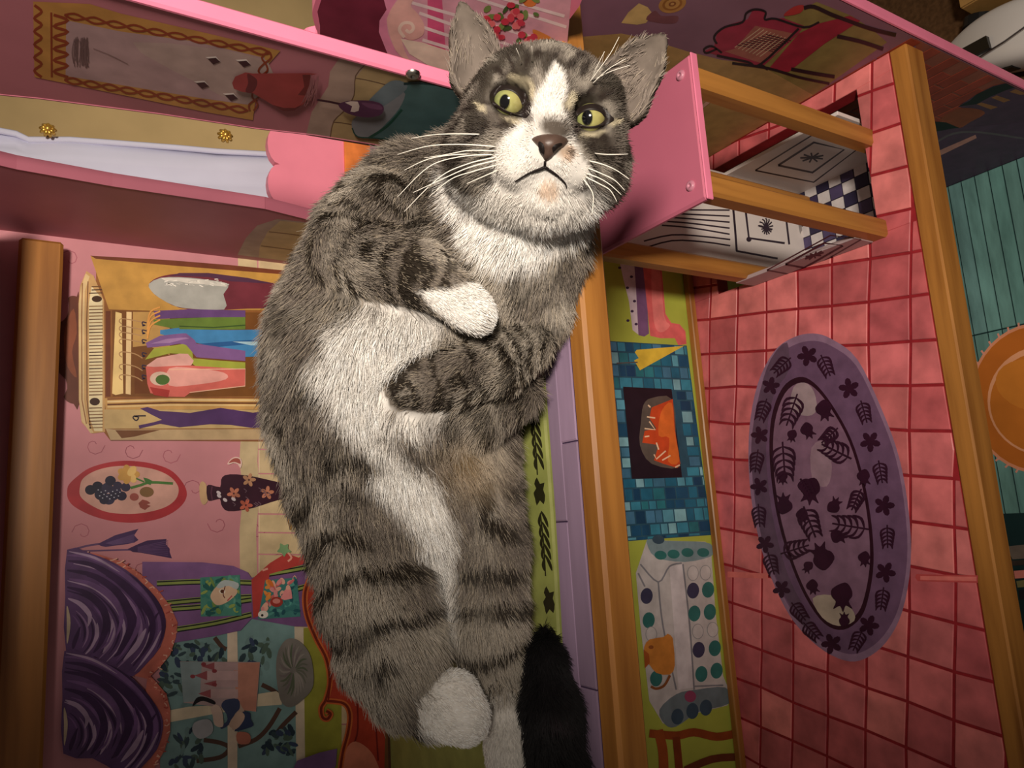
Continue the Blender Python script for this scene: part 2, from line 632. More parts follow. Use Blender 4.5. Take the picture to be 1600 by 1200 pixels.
def screw(p, n, r, parent, root, mat=METAL, name='screw'):
    n = np.array(n, float)
    u = np.cross(n, (0.3, 0.5, 0.8))
    u /= np.linalg.norm(u)
    w = np.cross(n, u)
    vs, fs = [], []
    rings = [(1.0, 0.0), (0.95, 0.25), (0.7, 0.45), (0.35, 0.5), (0.3, 0.25), (0.0, 0.2)]
    for rr, hh in rings:
        for k in range(12):
            a = 2 * PI * k / 12
            vs.append(np.array(p) + r * (rr * (math.cos(a) * u + math.sin(a) * w) + hh * n))
    for i in range(len(rings) - 1):
        for k in range(12):
            k2 = (k + 1) % 12
            fs.append((i * 12 + k, i * 12 + k2, (i + 1) * 12 + k2, (i + 1) * 12 + k))
    return MB().add(vs, fs).build(name, mat, parent, root, smooth=True)


PINK_METAL = plain('pinkish_screw', (200, 130, 150), 0.35, 0.1, 100, 0.5)
screw((-1.77, -6.14, 6.02), (0, 0, 1), 0.11, roof, LR, PINK_METAL)
screw((-4.06, -6.08, 6.02), (0, 0, 1), 0.11, roof, LR, PINK_METAL)
for (a, b) in ((-1.78, -6.1), (-4.06, -6.1), (-4.06, -2.6), (-1.62, -2.6)):
    MB().box(a - .22, a + .22, b - .22, b + .22, -2.45, 5.86, 0.06).build('post', PINE_Z, lift, LR)
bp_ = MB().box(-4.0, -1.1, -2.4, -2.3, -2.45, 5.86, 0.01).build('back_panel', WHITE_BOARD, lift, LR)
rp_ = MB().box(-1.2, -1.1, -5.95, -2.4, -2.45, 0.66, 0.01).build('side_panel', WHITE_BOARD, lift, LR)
lp_ = MB().box(-4.3, -4.2, -5.95, -2.4, 0.02, 0.72, 0.01).build('side_panel', plain('shaded_print_board', (176, 156, 158), 0.45, 0.06, 30), lift, LR)  # white board with the shade on this side mixed into its colour
cf_ = MB().box(-4.1, -1.1, -6.3, -2.3, -2.6, -2.45, 0.01).build('lift_floor', plain('dark_check_grout', (40, 34, 50), 0.4, 0.1, 30), lift, LR)
for i in range(8):
    for j in range(10):
        a, b = -4.05 + i * 0.37, -6.25 + j * 0.4
        c = (206, 200, 200) if (i + j) % 2 else random.choice([(60, 52, 84), (48, 44, 70), (80, 70, 104)])
        piece_v = [(a + .02, b + .02, -2.43), (a + .36, b + .02, -2.43), (a + .36, b + .39, -2.43), (a + .02, b + .39, -2.43)]
        p = [np.array(q) for q in piece_v]
        mb = MB().prism(p, (0, 0, -0.02), lin(c))
        link_mesh('tile', mb.v, mb.f, PRINT, cf_, LR, mb.c)
INK = (52, 40, 52)
f = Print(1, -2.4, -1)
for k in range(7):
    a = 300 + k * 12
    f.up().line([(1006, 388 - 11.2 * k), (1050, 374 - 9 * k + 2), (1100, 372 - 8.4 * k + 6), (1141, 384 - 9.6 * k)][0:4] if k < 2 else [(1022 + k * 6, 352 - 6.2 * (k - 2)), (1080, 356 - 7 * (k - 2)), (1140, 366 - 9.4 * (k - 2))], 2.4, INK, 3)
f.up().line([(1143, 300), (1148, 352), (1151, 392)], 3.4, INK)
f.up().line([(1150, 392), (1215, 404)], 3, INK)
f.up().line([(1164, 322), (1170, 372), (1226, 380)], 3.4, INK)
f.up().ell(1170, 374, 4, 4, INK)
f.up().line([(1228, 340), (1233, 382)], 3, INK)
f.poly([(1246, 344), (1262, 347), (1252, 362), (1250, 366)], (150, 142, 140))
for k in range(7):
    a = -1.35 + k * 0.45
    f.up().line([(1196, 356), (1196 + 8 * math.sin(a) + 2, 356 - 12 * math.cos(a)), (1196 + 12 * math.sin(a), 356 - 15 * math.cos(a))], 2.2, INK)
    f.up().line([(1196, 356), (1198 + 9 * math.sin(a), 356 + 11 * math.cos(a))], 2.2, INK)
f.up().line([(1186, 353), (1206, 359)], 3, INK)
f.build('painted_cupboard_doors', PRINT, bp_, LR)


def door_print(plane, quad, emblem, name, parent, sc_):
    """nested frame and fan emblem on a cupboard side"""
    f = Print(0, plane, -1)
    q = [np.array(p, float) for p in quad]

    def uv(u, v):
        a = q[0] * (1 - u) + q[1] * u
        b = q[3] * (1 - u) + q[2] * u
        return tuple(a * (1 - v) + b * v)
    for m, wd in ((0.04, 2.2), (0.22, 3.2)):
        pts = [uv(m, m), uv(1 - m, m), uv(1 - m, 1 - m), uv(m, 1 - m), uv(m, m)]
        f.up().line(pts, wd, INK)
    for k in range(9):
        a = 2 * PI * k / 9
        f.up().line([uv(.5, .5), uv(.5 + .11 * math.cos(a), .5 + .17 * math.sin(a))], 2.6, INK)
    f.build(name, PRINT, parent, LR)


door_print(-1.2, [(1172, 268), (1276, 204), (1356, 224), (1272, 288)], None, 'painted_door', rp_, 1)
door_print(-4.3, [(1192, 424), (1300, 365), (1352, 372), (1245, 434)], None, 'painted_door', lp_, 1)

# ------------------------------------------------------------------ prints on the upper back wall
f = Print(1, 0.0, -1)
# curling pencil scrolls of the wallpaper
for k in range(46):
    a = 110 + (k * 97) % 330
    b = 405 + (k * 61) % 800
    s = random.choice([1, -1])
    t = random.choice([1, -1])
    pts = []
    for m in range(9):
        r = 17 * (1 - m / 10.5)
        an = m * 0.72
        pts.append((a + s * (r * math.cos(an)), b + t * (r * math.sin(an))))
    f.up().line(pts, 1.3, (172, 98, 112))
    f.o -= f.step
f.up()
f.build('wallpaper_scrolls', PRINT, up_wall, HR)['kind'] = 'stuff'
# wainscot: wavy rail and boards
f = Print(1, 0.0, -1, 0.012)
wav = [(371, 372), (372, 420), (381, 500), (378, 600), (376, 685), (374, 720), (380, 770), (374, 830), (375, 900), (382, 960), (376, 1060), (380, 1210)]
rail_ = [(409, 1210), (402, 1060), (408, 960), (402, 900), (400, 830), (406, 770), (402, 720), (404, 685), (404, 600), (408, 500), (402, 420), (400, 372)]
f.poly(wav + rail_, (208, 186, 146))
f.build('wainscot_rail', PRINT, up_wall, HR)
by = [366, 397, 430, 466, 505, 545, 585, 625, 660, 702, 740, 772, 803, 832, 866, 900, 940, 985, 1030, 1080, 1130, 1180, 1230]
for a, b in zip(by[:-1], by[1:]):
    o3 = [hit(x_, y_, 1, -0.0105) for x_, y_ in ((404, a + 1), (404, b - 1), (640, b + 2), (640, a + 4))]
    if b < 800 or a > 1200:
        pass
    piece('wainscot_board', o3, (0, 0.0105, 0), jit((214, 190, 148), 0.03), up_wall)

# painted wardrobe
A = crop(90, 400, 4)
B = crop(280, 380, 3.75)
f = Print(1, 0.0, -1, 0.04, 0.0025)
f.poly(A((65, 265), (90, 250), (120, 255), (135, 270), (138, 915), (100, 925), (60, 910), (38, 880), (60, 830), (50, 770), (10, 730), (10, 650), (5, 560), (0, 440), (40, 400), (62, 370), (70, 310)), (104, 54, 38), 2)
f.poly(A((100, 330), (120, 480), (90, 600), (120, 760), (60, 690), (40, 560), (50, 440)), (140, 76, 48), 3)
f.poly([(150, 418), (480, 440), (640, 460), (640, 692), (172, 688), (150, 660)], (150, 96, 48))
f.poly(A((340, 340), (1600, 360), (2200, 380), (2200, 880), (345, 880)), (122, 76, 34))
f.poly(A((470, 350), (700, 350), (700, 620), (560, 560), (470, 570)), (192, 150, 86))
f.poly(A((480, 700), (640, 700), (640, 860), (480, 860)), (112, 62, 26))
# cornice
f.poly(A((180, 95), (225, 125), (290, 280), (296, 1100), (215, 1110), (150, 1040), (132, 900), (130, 300), (140, 190)), (206, 164, 108))
f.poly(A((175, 110), (200, 130), (170, 220), (165, 900), (185, 1040), (225, 1105), (205, 1108), (150, 1030), (135, 900), (133, 300), (145, 200)), (226, 196, 144))
f.poly(A((212, 190), (280, 270), (280, 1095), (230, 1095), (195, 1000), (195, 300)), (238, 222, 178))
f.up().line(A((155, 170), (150, 400), (152, 900), (180, 1050)), 1.6, (150, 96, 60))
f.up().line(A((190, 160), (182, 400), (184, 900), (205, 1080)), 1.6, (120, 78, 50))
for k in range(44):
    yy = 190 + k * 20.5
    x0 = 196 if yy > 230 else 212
    if 235 < yy < 300 or 880 < yy < 945:
        continue
    f.same(A((x0, yy), (282 + random.uniform(-8, 6), yy - 2), (282, yy + 4), (x0, yy + 7)), random.choice([(110, 74, 44), (80, 52, 34), (146, 110, 70)]))
f.up()
f.ell(90 + 245 / 4, 400 + 270 / 4, 8, 5, (70, 44, 24))
f.ell(90 + 232 / 4, 400 + 911 / 4, 8, 6, (62, 36, 22))
f.poly(A((300, 345), (330, 345), (330, 880), (300, 880)), (112, 58, 34))
f.poly(A((362, 350), (400, 360), (410, 860), (362, 870), (340, 860)), (240, 208, 140))
f.poly(A((430, 350), (462, 352), (456, 868), (425, 862)), (236, 204, 150))
for a in (405, 452, 490, 532, 612, 690, 755):
    f.up().line(A((530, a + 28 if a > 580 else a + 10), (480, a), (400, a - 12), (385, a + 6), (402, a + 22)), 1.6, (180, 140, 96), 3)
# open door with its oval mirror
f.poly(A((205, 0), (240, 15)) + B((0, 120), (700, 180), (1100, 215), (1100, 400), (300, 392), (0, 390)) + A((760, 350), (320, 335)), (198, 150, 74))
f.poly(A((205, 0), (700, 28)) + B((300, 130), (1000, 200), (1000, 215), (300, 160), (0, 136)) + A((240, 20)), (118, 62, 40))
f.poly(B((-178, 240), (-120, 200), (0, 180), (170, 190), (400, 210), (640, 258), (720, 330), (640, 378), (400, 385), (170, 394), (0, 380), (-120, 320), (-165, 280)), (116, 48, 60), 3)
f.poly(B((-178, 240), (-110, 205), (0, 200), (140, 212), (270, 234), (285, 262), (258, 300), (270, 340), (262, 390), (100, 388), (-20, 372), (-120, 320), (-165, 280)), (172, 172, 166), 2)
f.poly(B((-110, 205), (0, 205), (140, 216), (280, 236), (276, 256), (200, 250), (150, 242), (60, 238), (0, 226), (-80, 224)), (218, 214, 204))
for k in range(30):
    a, b = random.uniform(-90, 270), random.uniform(210, 250)
    f.up().line(B((a, b), (a + 22, b + random.uniform(-8, 12))), 1.4, random.choice([(240, 236, 226), (200, 198, 190)]))
    f.o -= f.step
f.up()
f.poly(B((0, 176), (170, 176), (400, 205), (560, 240), (420, 232), (300, 225), (170, 200), (0, 194), (-60, 196)), (84, 50, 74))
# left pilaster
f.poly(A((290, 890), (800, 880), (2300, 880), (2300, 960), (300, 960)), (206, 160, 96))
for a, c in ((896, (140, 88, 50)), (912, (236, 206, 150)), (930, (110, 66, 36)), (944, (230, 196, 136))):
    f.up().line(A((310, a), (700, a - 12), (2300, a - 4)), 2.6, c)
f.poly(A((290, 960), (2300, 965), (2300, 1075), (290, 1080)), (206, 176, 122))
f.poly(A((300, 1080), (360, 1085), (2300, 1080), (2300, 1150), (330, 1150)), (196, 168, 128))
f.poly(A((360, 1090), (520, 1090), (640, 1088), (480, 1130), (400, 1140)), (120, 76, 46))
f.up().line(A((330, 1153), (1600, 1150)), 1.2, (150, 104, 90))
# clothes on the rail
f.poly(A((600, 345)) + B((0, 392), (60, 388), (386, 396), (386, 440), (200, 436), (0, 440)) + A((610, 395)), (106, 72, 128))
f.poly(A((600, 400)) + B((0, 442), (180, 436), (386, 434), (386, 506), (0, 508)) + A((600, 430)), (104, 130, 54))
f.up().line(B((0, 488), (200, 496), (386, 482)), 2, (62, 88, 40))
f.poly(A((640, 465), (760, 450)) + B((0, 506), (300, 510), (560, 506), (640, 540), (640, 660), (386, 668), (200, 610), (0, 560)) + A((640, 490)), (68, 136, 190))
f.poly(B((120, 590), (330, 574), (560, 560), (580, 580), (420, 592), (200, 612)), (40, 92, 150))
f.poly(B((310, 578), (500, 578), (600, 600), (420, 600)), (170, 206, 222))
f.poly(A((550, 545), (640, 500), (780, 485)) + B((40, 530), (90, 570), (100, 590), (386, 632), (386, 692), (100, 670), (40, 600), (0, 590)) + A((700, 560), (560, 575)), (132, 94, 150))
f.poly(A((580, 550), (680, 520), (800, 510)) + B((60, 560), (20, 566)) + A((700, 545)), (166, 128, 176))
f.poly(A((545, 650), (600, 580), (780, 552)) + B((40, 598), (76, 640), (80, 676), (240, 690), (386, 700), (386, 740), (100, 726), (0, 650)) + A((700, 610)), (166, 172, 66))
f.poly(A((550, 690), (620, 640), (760, 612)) + B((50, 650), (84, 690), (70, 716), (0, 740)) + A((600, 740)), (232, 174, 164))
f.poly(A((550, 690), (600, 695)) + B((-20, 720), (60, 718), (386, 740), (386, 838), (200, 862), (60, 880), (30, 902), (-60, 900), (-170, 880)) + A((560, 800)), (218, 108, 98))
f.poly(B((-60, 735), (100, 735), (260, 760), (270, 800), (100, 830), (-60, 835)), (236, 168, 158), 3)
f.poly(A((575, 820), (700, 840), (690, 885), (600, 870)), (176, 58, 52))
f.ell(90 + 640 / 4, 400 + 768 / 4, 16, 11, (230, 196, 176))
f.up().ell(90 + 655 / 4, 400 + 775 / 4, 11, 8, (80, 112, 50))
f.up().line(B((-60, 742), (386, 738), (384, 838), (60, 876)), 1.4, (240, 190, 160))
for a in (420, 470, 530, 612, 690, 752):
    f.up().line(A((555, a), (530, a - 6), (530, a + 10), (545, a + 14), (528, a + 18)), 1.8, (56, 42, 66), 3)
for k in range(4):
    f.up().line(A((560, 520 - k * 30), (580, 440 - k * 30), (640, 400 - k * 26)), 2.4, (232, 164, 84), 3)
# purple tights hung on the pilaster
f.poly(A((515, 955), (560, 945), (640, 970), (800, 980)) + B((60, 996), (240, 966), (430, 994), (620, 970), (620, 1070), (430, 1084), (300, 1066), (180, 1062), (0, 1080)) + A((640, 1050), (510, 1080), (505, 1060), (600, 1040), (650, 1025), (580, 990)), (84, 54, 104))
f.up().line(A((480, 1000), (470, 1012), (490, 1030), (505, 1010), (480, 1002), (550, 1000)), 2, (44, 32, 50), 3)
f.build('painted_wardrobe', PRINT, up_wall, HR)

# painted oval picture
C2 = crop(90, 700, 4)
f = Print(1, 0.0, -1, 0.008)
f.poly(C2((60, 270), (70, 230), (120, 180), (200, 125), (320, 90), (440, 80), (580, 95), (700, 135), (770, 200), (806, 270), (796, 330), (740, 390), (640, 440), (500, 466), (360, 460), (220, 425), (110, 370), (66, 320)), (180, 52, 60), 4)
f.poly(C2((140, 240), (160, 190), (230, 145), (330, 118), (450, 112), (590, 130), (690, 170), (745, 225), (756, 275), (730, 330), (660, 375), (540, 405), (420, 412), (300, 398), (200, 352), (142, 300)), (214, 164, 150), 4)
for a, b, r in ((205, 262, 34), (250, 240, 34), (270, 290, 40), (310, 250, 36), (330, 205, 34), (320, 320, 38), (360, 270, 38), (375, 235, 28), (400, 300, 32), (425, 245, 30), (290, 325, 30), (350, 300, 30)):
    f.up().ell(90 + a / 4, 700 + b / 4, r / 4, r / 4.4, random.choice([(44, 40, 62), (56, 50, 76), (34, 30, 50)]))
for k in range(16):
    f.up().line(C2((random.uniform(240, 400), random.uniform(250, 330)), (random.uniform(240, 400), random.uniform(250, 330)))[:1] + [(90 + random.uniform(250, 400) / 4, 700 + random.uniform(255, 330) / 4)] if False else C2((250 + k * 9, 262 + (k * 37) % 60), (258 + k * 9, 262 + (k * 37) % 60)), 1.5, (190, 190, 206))
for k in range(7):
    a = 2 * PI * k / 7
    f.up().ell(90 + 442 / 4 + 9 * math.cos(a), 700 + 165 / 4 + 6.5 * math.sin(a), 9, 6, random.choice([(226, 180, 100), (210, 160, 84), (236, 196, 120)]), a)
f.up().line(C2((455, 250), (520, 232), (580, 215), (720, 222)), 4, (78, 122, 60), 3)
f.poly(C2((535, 185), (560, 190), (590, 205), (580, 232), (550, 220)), (70, 116, 58))
f.up().line(C2((490, 190), (540, 212)), 2.5, (78, 122, 60))
f.up().ell(90 + 556 / 4, 700 + 275 / 4, 11, 8, (128, 96, 60))
f.up().ell(90 + 478 / 4, 700 + 306 / 4, 7, 6, (164, 84, 76))
f.poly(C2((505, 345), (530, 322), (560, 330), (580, 345), (556, 352), (580, 362), (560, 375), (545, 388), (515, 372)), (150, 76, 66))
f.build('painted_oval_picture', PRINT, up_wall, HR)

# painted vase on its little table
f = Print(1, 0.0, -1, 0.05)
f.poly(C2((1375, 240), (1384, 110), (1410, 60), (1540, 60), (1700, 250), (1600, 330), (1455, 515)), (176, 138, 78))
f.poly(C2((1384, 110), (1400, 60), (1520, 60), (1530, 190), (1440, 230), (1380, 230)), (128, 94, 50))
f.up().line(C2((1380, 240), (1452, 512), (1515, 260)), 2.2, (104, 66, 36))
f.poly(C2((885, 240), (900, 210), (925, 225), (940, 290), (935, 335), (910, 355), (890, 320)), (206, 170, 128), 3)
f.poly(C2((930, 240), (960, 232), (1015, 245), (1020, 200), (1045, 170), (1120, 165), (1230, 180), (1340, 205), (1400, 215), (1420, 190), (1440, 240), (1436, 330), (1405, 320), (1330, 340), (1220, 375), (1100, 395), (1045, 388), (1020, 350), (1012, 318), (960, 330), (935, 320)), (58, 26, 42), 2)
f.up().line(C2((965, 240), (958, 280), (966, 325)), 2, (92, 52, 70))
for a, b, r, c in ((1195, 200, 10, (186, 136, 104)), (1100, 285, 10, (186, 116, 92)), (1308, 280, 9, (186, 120, 94)), (1175, 358, 10, (186, 96, 76))):
    for k in range(5):
        an = 2 * PI * k / 5 + a
        f.up().ell(90 + a / 4 + 6 * math.cos(an), 700 + b / 4 + 6 * math.sin(an), 5, 3, jit(c, .08), an, 8)
for a, b in ((1005, 280), (1008, 300), (1045, 325), (1098, 320)):
    f.up().ell(90 + a / 4, 700 + b / 4, 4, 2.6, (214, 200, 206), .6, 8)
for k in range(10):
    a, b = random.uniform(1060, 1340), random.uniform(210, 350)
    f.up().line(C2((a, b), (a + 18, b + 14), (a + 8, b + 24)), 1.2, (110, 84, 96), 3)
for k in range(40):
    a, b = random.uniform(1500, 1640), random.uniform(320, 520)
    f.up().ell(90 + a / 4, 700 + b / 4, random.uniform(5, 10), random.uniform(3, 6), random.choice([(36, 70, 44), (58, 104, 62), (26, 50, 36)]), random.uniform(0, 3), 8)
f.poly(C2((1058, 100), (1080, 70), (1110, 56), (1140, 66), (1150, 95), (1140, 128), (1125, 104), (1098, 95), (1072, 104)), (240, 206, 196), 2)
f.poly(C2((1066, 96), (1085, 74), (1110, 64), (1136, 72), (1142, 100), (1126, 96), (1100, 88)), (178, 92, 84), 2)
f.build('painted_vase_and_table', PRINT, up_wall, HR)

# painted tassels
f = Print(1, 0.0, -1, 0.012)
f.up().line(C2((80, 640), (180, 612), (260, 600)), 3, (108, 76, 116), 3)
f.poly(C2((250, 600), (300, 575), (360, 545), (505, 505), (478, 545), (505, 575), (480, 590), (440, 600), (300, 618), (270, 612)), (78, 50, 98))
f.up().line(C2((120, 645), (300, 640), (450, 636)), 2.6, (108, 76, 116), 3)
f.poly(C2((436, 632), (500, 602), (560, 578), (680, 568), (676, 600), (700, 630), (700, 650), (714, 690), (640, 676), (520, 655), (470, 650)), (72, 44, 88))
for k in range(8):
    f.up().line(C2((300 + k * 6, 596 + k), (480, 540 + k * 7)), 1.1, (104, 76, 122))
    f.up().line(C2((500, 620 + k * 4), (690, 580 + k * 13)), 1.1, (98, 68, 112))
f.build('painted_tassels', PRINT, up_wall, HR)

# painted window: sky, branches, bars, olive wall below
W = crop(250, 860, 3.53)
f = Print(1, 0.0, -1, 0.045)
f.poly([(250, 960), (250, 1215), (470, 1215), (462, 985), (455, 960)], (130, 164, 164))
f.poly(W((780, 430), (860, 420), (1000, 700), (1000, 1260), (795, 1260)), (162, 160, 62))
f.poly(W((740, 420), (790, 425), (800, 1260), (752, 1260)), (226, 208, 184))
for pts in (((300, 480), (340, 530), (366, 545)), ((240, 1045), (330, 1060), (380, 1090), (330, 1140), (200, 1160)), ((430, 1080), (530, 1040), (600, 970), (660, 870)), ((750, 890), (680, 960), (640, 1010)), ((560, 740), (620, 770), (660, 800))):
    f.up().line(W(*pts), 7, (92, 66, 56), 4)
for k in range(150):
    a, b = random.choice([(random.uniform(60, 360), random.uniform(500, 620)), (random.uniform(-10, 150), random.uniform(620, 860)), (random.uniform(60, 230), random.uniform(960, 1200)), (random.uniform(580, 740), random.uniform(980, 1120)), (random.uniform(440, 600), random.uniform(480, 680))])
    f.up().ell(250 + a / 3.53, 860 + b / 3.53, random.uniform(5, 11), random.uniform(2.5, 5), random.choice([(58, 78, 86), (42, 60, 74), (86, 108, 96), (60, 74, 104), (120, 150, 150)]), random.uniform(0, 3), 8)
    f.o -= f.step * 0.8
f.up()
f.poly(W((370, 445), (424, 438), (428, 640), (424, 1260), (372, 1260), (370, 700)), (236, 214, 190))
f.up().poly(W((0, 890), (160, 860), (380, 850), (520, 820), (540, 790), (640, 775), (672, 800), (670, 850), (520, 860), (300, 900), (60, 945), (0, 950)), (236, 218, 188))
f.build('painted_window', PRINT, up_wall, HR)

# painted curtain and sofa
f = Print(1, 0.0, -1, 0.66, 0.003) if False else Print(1, 0.0, -1, 0.62 * 0.1 + 0.12, 0.002)
f.poly(W((-100, 62), (230, 65), (400, 85), (480, 120), (500, 150), (505, 370), (440, 440), (300, 470), (60, 510), (-10, 520), (-100, 300)), (134, 94, 146))
f.poly(W((590, 130), (830, 60), (830, 420), (740, 418), (500, 376), (500, 150)), (126, 88, 138))
for pts in (((-20, 182), (240, 172), (500, 178)), ((30, 290), (240, 270), (500, 256)), ((60, 322), (240, 308), (500, 270)), ((80, 436), (300, 400), (500, 352)), ((590, 130), (700, 112), (830, 88)), ((600, 240), (720, 220), (830, 190))):
    f.up().line(W(*pts), 9, (146, 160, 84), 4)
    f.up().line([(a, b - 2.5) for a, b in W(*pts)], 2, (30, 28, 34), 4)
    f.up().line([(a, b + 3.5) for a, b in W(*pts)], 2, (30, 28, 34), 4)
f.poly(W((500, 160), (600, 70), (690, 15), (760, 40), (840, -20), (870, 10), (840, 60), (600, 130), (590, 180), (560, 260), (540, 360), (510, 372)), (190, 68, 62))
for pts in (((700, 10), (720, 40), (700, 60)), ((560, 110), (590, 100))):
    f.up().line(W(*pts), 3, (236, 170, 150), 3)
f.build('painted_curtain', PRINT, up_wall, HR)
f = Print(1, 0.0, -1, 0.2, 0.002)
G = crop(440, 820, 3.158)
f.poly(G((210, 180), (150, 190), (130, 260), (105, 330), (110, 440), (150, 560), (205, 660), (225, 780), (205, 870), (320, 880), (330, 960), (318, 1040), (280, 1230), (520, 1230), (620, 1000), (620, 300)), (178, 62, 44))
f.poly(G((420, 830), (620, 830), (640, 1230), (500, 1230), (505, 1000)), (120, 78, 48))
for k in range(9):
    f.up().line(G((520 + k * 30, 900), (530 + k * 30, 1220)), 5, random.choice([(96, 60, 40), (138, 96, 56), (84, 52, 36)]))
for w_, c in ((9, (206, 104, 54)), (4, (120, 42, 28))):
    f.up().line(G((150, 230), (112, 330), (118, 440), (165, 560), (215, 660), (232, 770), (212, 860), (190, 900), (196, 945), (220, 955), (236, 930), (214, 915)), w_, c, 5)
    f.up().line(G((216, 866), (300, 878), (330, 930), (322, 1020), (296, 1120), (280, 1230)), w_, c, 5)
for pts in (((240, 290), (190, 300), (150, 320)), ((260, 600), (240, 740), (225, 860)), ((360, 760), (370, 1000), (340, 1100)), ((450, 860), (470, 1160))):
    f.up().line(G(*pts), 2.4, (122, 34, 30), 4)
f.poly(G((305, 1150), (320, 1090), (360, 1065), (420, 1100), (460, 1160), (466, 1230), (310, 1230)), (216, 130, 104), 3)
f.poly(G((70, 1160), (180, 1120), (268, 1100), (262, 1180), (240, 1230), (40, 1230)), (126, 92, 140))
f.build('painted_sofa', PRINT, up_wall, HR)

# painted purple swags with coral lace
V = crop(90, 850, 3.43)
f = Print(1, 0.0, -1, 0.24, 0.002)
lace1 = [(70, 40), (200, 50), (330, 90), (430, 150), (530, 240), (600, 330), (640, 420), (630, 500), (600, 590), (560, 640), (480, 720), (400, 700), (500, 560), (540, 420), (480, 300), (380, 190), (240, 100)]
f.poly(V(*lace1), (206, 112, 96))
lace2 = [(480, 690), (520, 730), (580, 800), (600, 880), (600, 1000), (570, 1100), (500, 1220), (400, 1220), (500, 1050), (520, 900), (470, 780)]
f.poly(V(*lace2), (206, 112, 96))
for k in range(90):
    a = k / 89
    i = spline([(140, 55), (330, 100), (480, 200), (600, 360), (600, 560), (500, 710), (560, 800), (580, 900), (570, 1080), (500, 1190)], 5, False)[int(a * 44)]
    f.up().line(V(i, (i[0] + random.uniform(-25, 28), i[1] + random.uniform(-14, 14))), 1.8, random.choice([(176, 74, 66), (236, 180, 160), (224, 140, 120)]))


def swag(dx, dy):
    T = lambda *p: [(90 + (x_ + dx) / 3.43, 850 + (y_ + dy) / 3.43) for x_, y_ in p]
    f.poly(T((50, 30), (160, 45), (300, 100), (420, 180), (510, 280), (565, 370), (575, 440), (545, 550), (470, 640), (400, 705), (340, 680), (200, 600), (45, 575), (40, 280)), (96, 64, 112), 2)
    dark, mid, lite = (62, 32, 76), (120, 84, 136), (178, 150, 182)
    oa = np.array(spline([(55, 50), (300, 112), (480, 255), (560, 410), (525, 560), (405, 695)], 5, False))
    ia = np.array(spline([(48, 380), (75, 405), (96, 450), (92, 500), (72, 540), (48, 568)], 5, False))
    for m in range(20):
        s_ = (m + random.uniform(-.2, .2)) / 20
        pts = oa * (1 - s_) + ia * s_
        i0_, i1_ = random.randint(0, 9), random.randint(16, 26)
        c = [dark, mid, (88, 56, 104), lite, dark, (150, 116, 160)][m % 6]
        f.up().line(T(*[tuple(q) for q in pts[i0_:i1_]]), random.uniform(4.5, 8) * (1 - .45 * s_), c, 0, True)
    arcs = [(((55, 90), (180, 110), (320, 190), (430, 290), (500, 400), (490, 520), (400, 650)), 20, dark), (((50, 60), (170, 70), (320, 140), (450, 250), (530, 360)), 14, mid),
            (((50, 140), (180, 165), (300, 240), (370, 340), (390, 440), (340, 560), (300, 600)), 22, dark), (((60, 185), (180, 215), (290, 290), (340, 390), (310, 500)), 16, mid),
            (((50, 230), (150, 260), (230, 330), (260, 420), (230, 520), (190, 580)), 20, dark), (((55, 290), (120, 320), (170, 380), (160, 440)), 14, lite),
            (((470, 450), (420, 540), (350, 620)), 15, lite), (((290, 400), (290, 480), (240, 580)), 13, lite), (((550, 460), (500, 560), (410, 680)), 7, lite), (((120, 440), (90, 520), (80, 560)), 11, dark),
            (((420, 330), (430, 420), (400, 500), (330, 600)), 12, mid), (((210, 420), (210, 490), (170, 560)), 9, lite), (((380, 430), (350, 520), (310, 590)), 9, dark),
            (((60, 40), (200, 75), (330, 150)), 7, lite), (((50, 330), (58, 420), (50, 530)), 10, (196, 176, 150)), (((540, 360), (500, 420), (480, 480)), 8, dark), (((230, 560), (270, 520), (300, 440)), 6, mid)]
    for pts, w_, c in arcs:
        f.up().line(T(*pts), w_ * .58, c, 5, True)


swag(0, 0)
swag(-15, 540)
f.build('painted_swag_curtain', print_mat('brushed_purple', 0.22, 90, 0.45), up_wall, HR)

# ------------------------------------------------------------------ stickers on the painted window
def sticker(name, label, quad, n_seed, palette, lift):
    p3 = [hit(a, b, 1, -lift) for a, b in quad]
    c = sum(p3) / 4
    t = thing(name, label, 'sticker', c)
    mb = MB().prism(p3, (0, 0.004, 0), lin(palette[0]))
    mb.build('paper', PRINT, t, c, colored=True)
    return t, c


def inq(quad, u, v):
    q = [np.array(p, float) for p in quad]
    a = q[0] * (1 - u) + q[1] * u
    b = q[3] * (1 - u) + q[2] * u
    return tuple(a * (1 - v) + b * v)


q1 = W((222, 150), (440, 135), (450, 360), (225, 365))
t, c = sticker('square_sticker', 'square glossy sticker of a pale face in teal green hair on purple striped curtain', q1, 1, [(78, 140, 124)], 0.080)
f = Print(1, -0.080, -1, 0.004, 0.002)
for k in range(60):
    u, v = random.random(), random.random()
    a, b = inq(q1, .06 + .88 * u, .06 + .88 * v)
    f.up().ell(a, b, random.uniform(4, 9), random.uniform(2, 4), random.choice([(60, 130, 120), (96, 160, 140), (40, 96, 92), (150, 170, 90), (120, 150, 80)]), random.uniform(0, 3), 8)
f.poly([inq(q1, *p) for p in ((.25, .45), (.4, .25), (.6, .12), (.8, .2), (.92, .4), (.8, .55), (.6, .68), (.4, .72), (.28, .6))], (226, 190, 160), 3)
f.poly([inq(q1, *p) for p in ((.4, .25), (.6, .1), (.95, .2), (.9, .35), (.7, .25), (.5, .3))], (190, 200, 200), 3)
f.up().ell(*inq(q1, .54, .38), 5, 4, (244, 230, 210))
f.up().ell(*inq(q1, .54, .38), 3, 3, (90, 50, 30))
f.up().line([inq(q1, .62, .25), inq(q1, .56, .45), inq(q1, .6, .55)], 1.6, (120, 70, 60), 3)
f.up().line([inq(q1, .66, .62), inq(q1, .78, .5)], 2, (190, 90, 90))
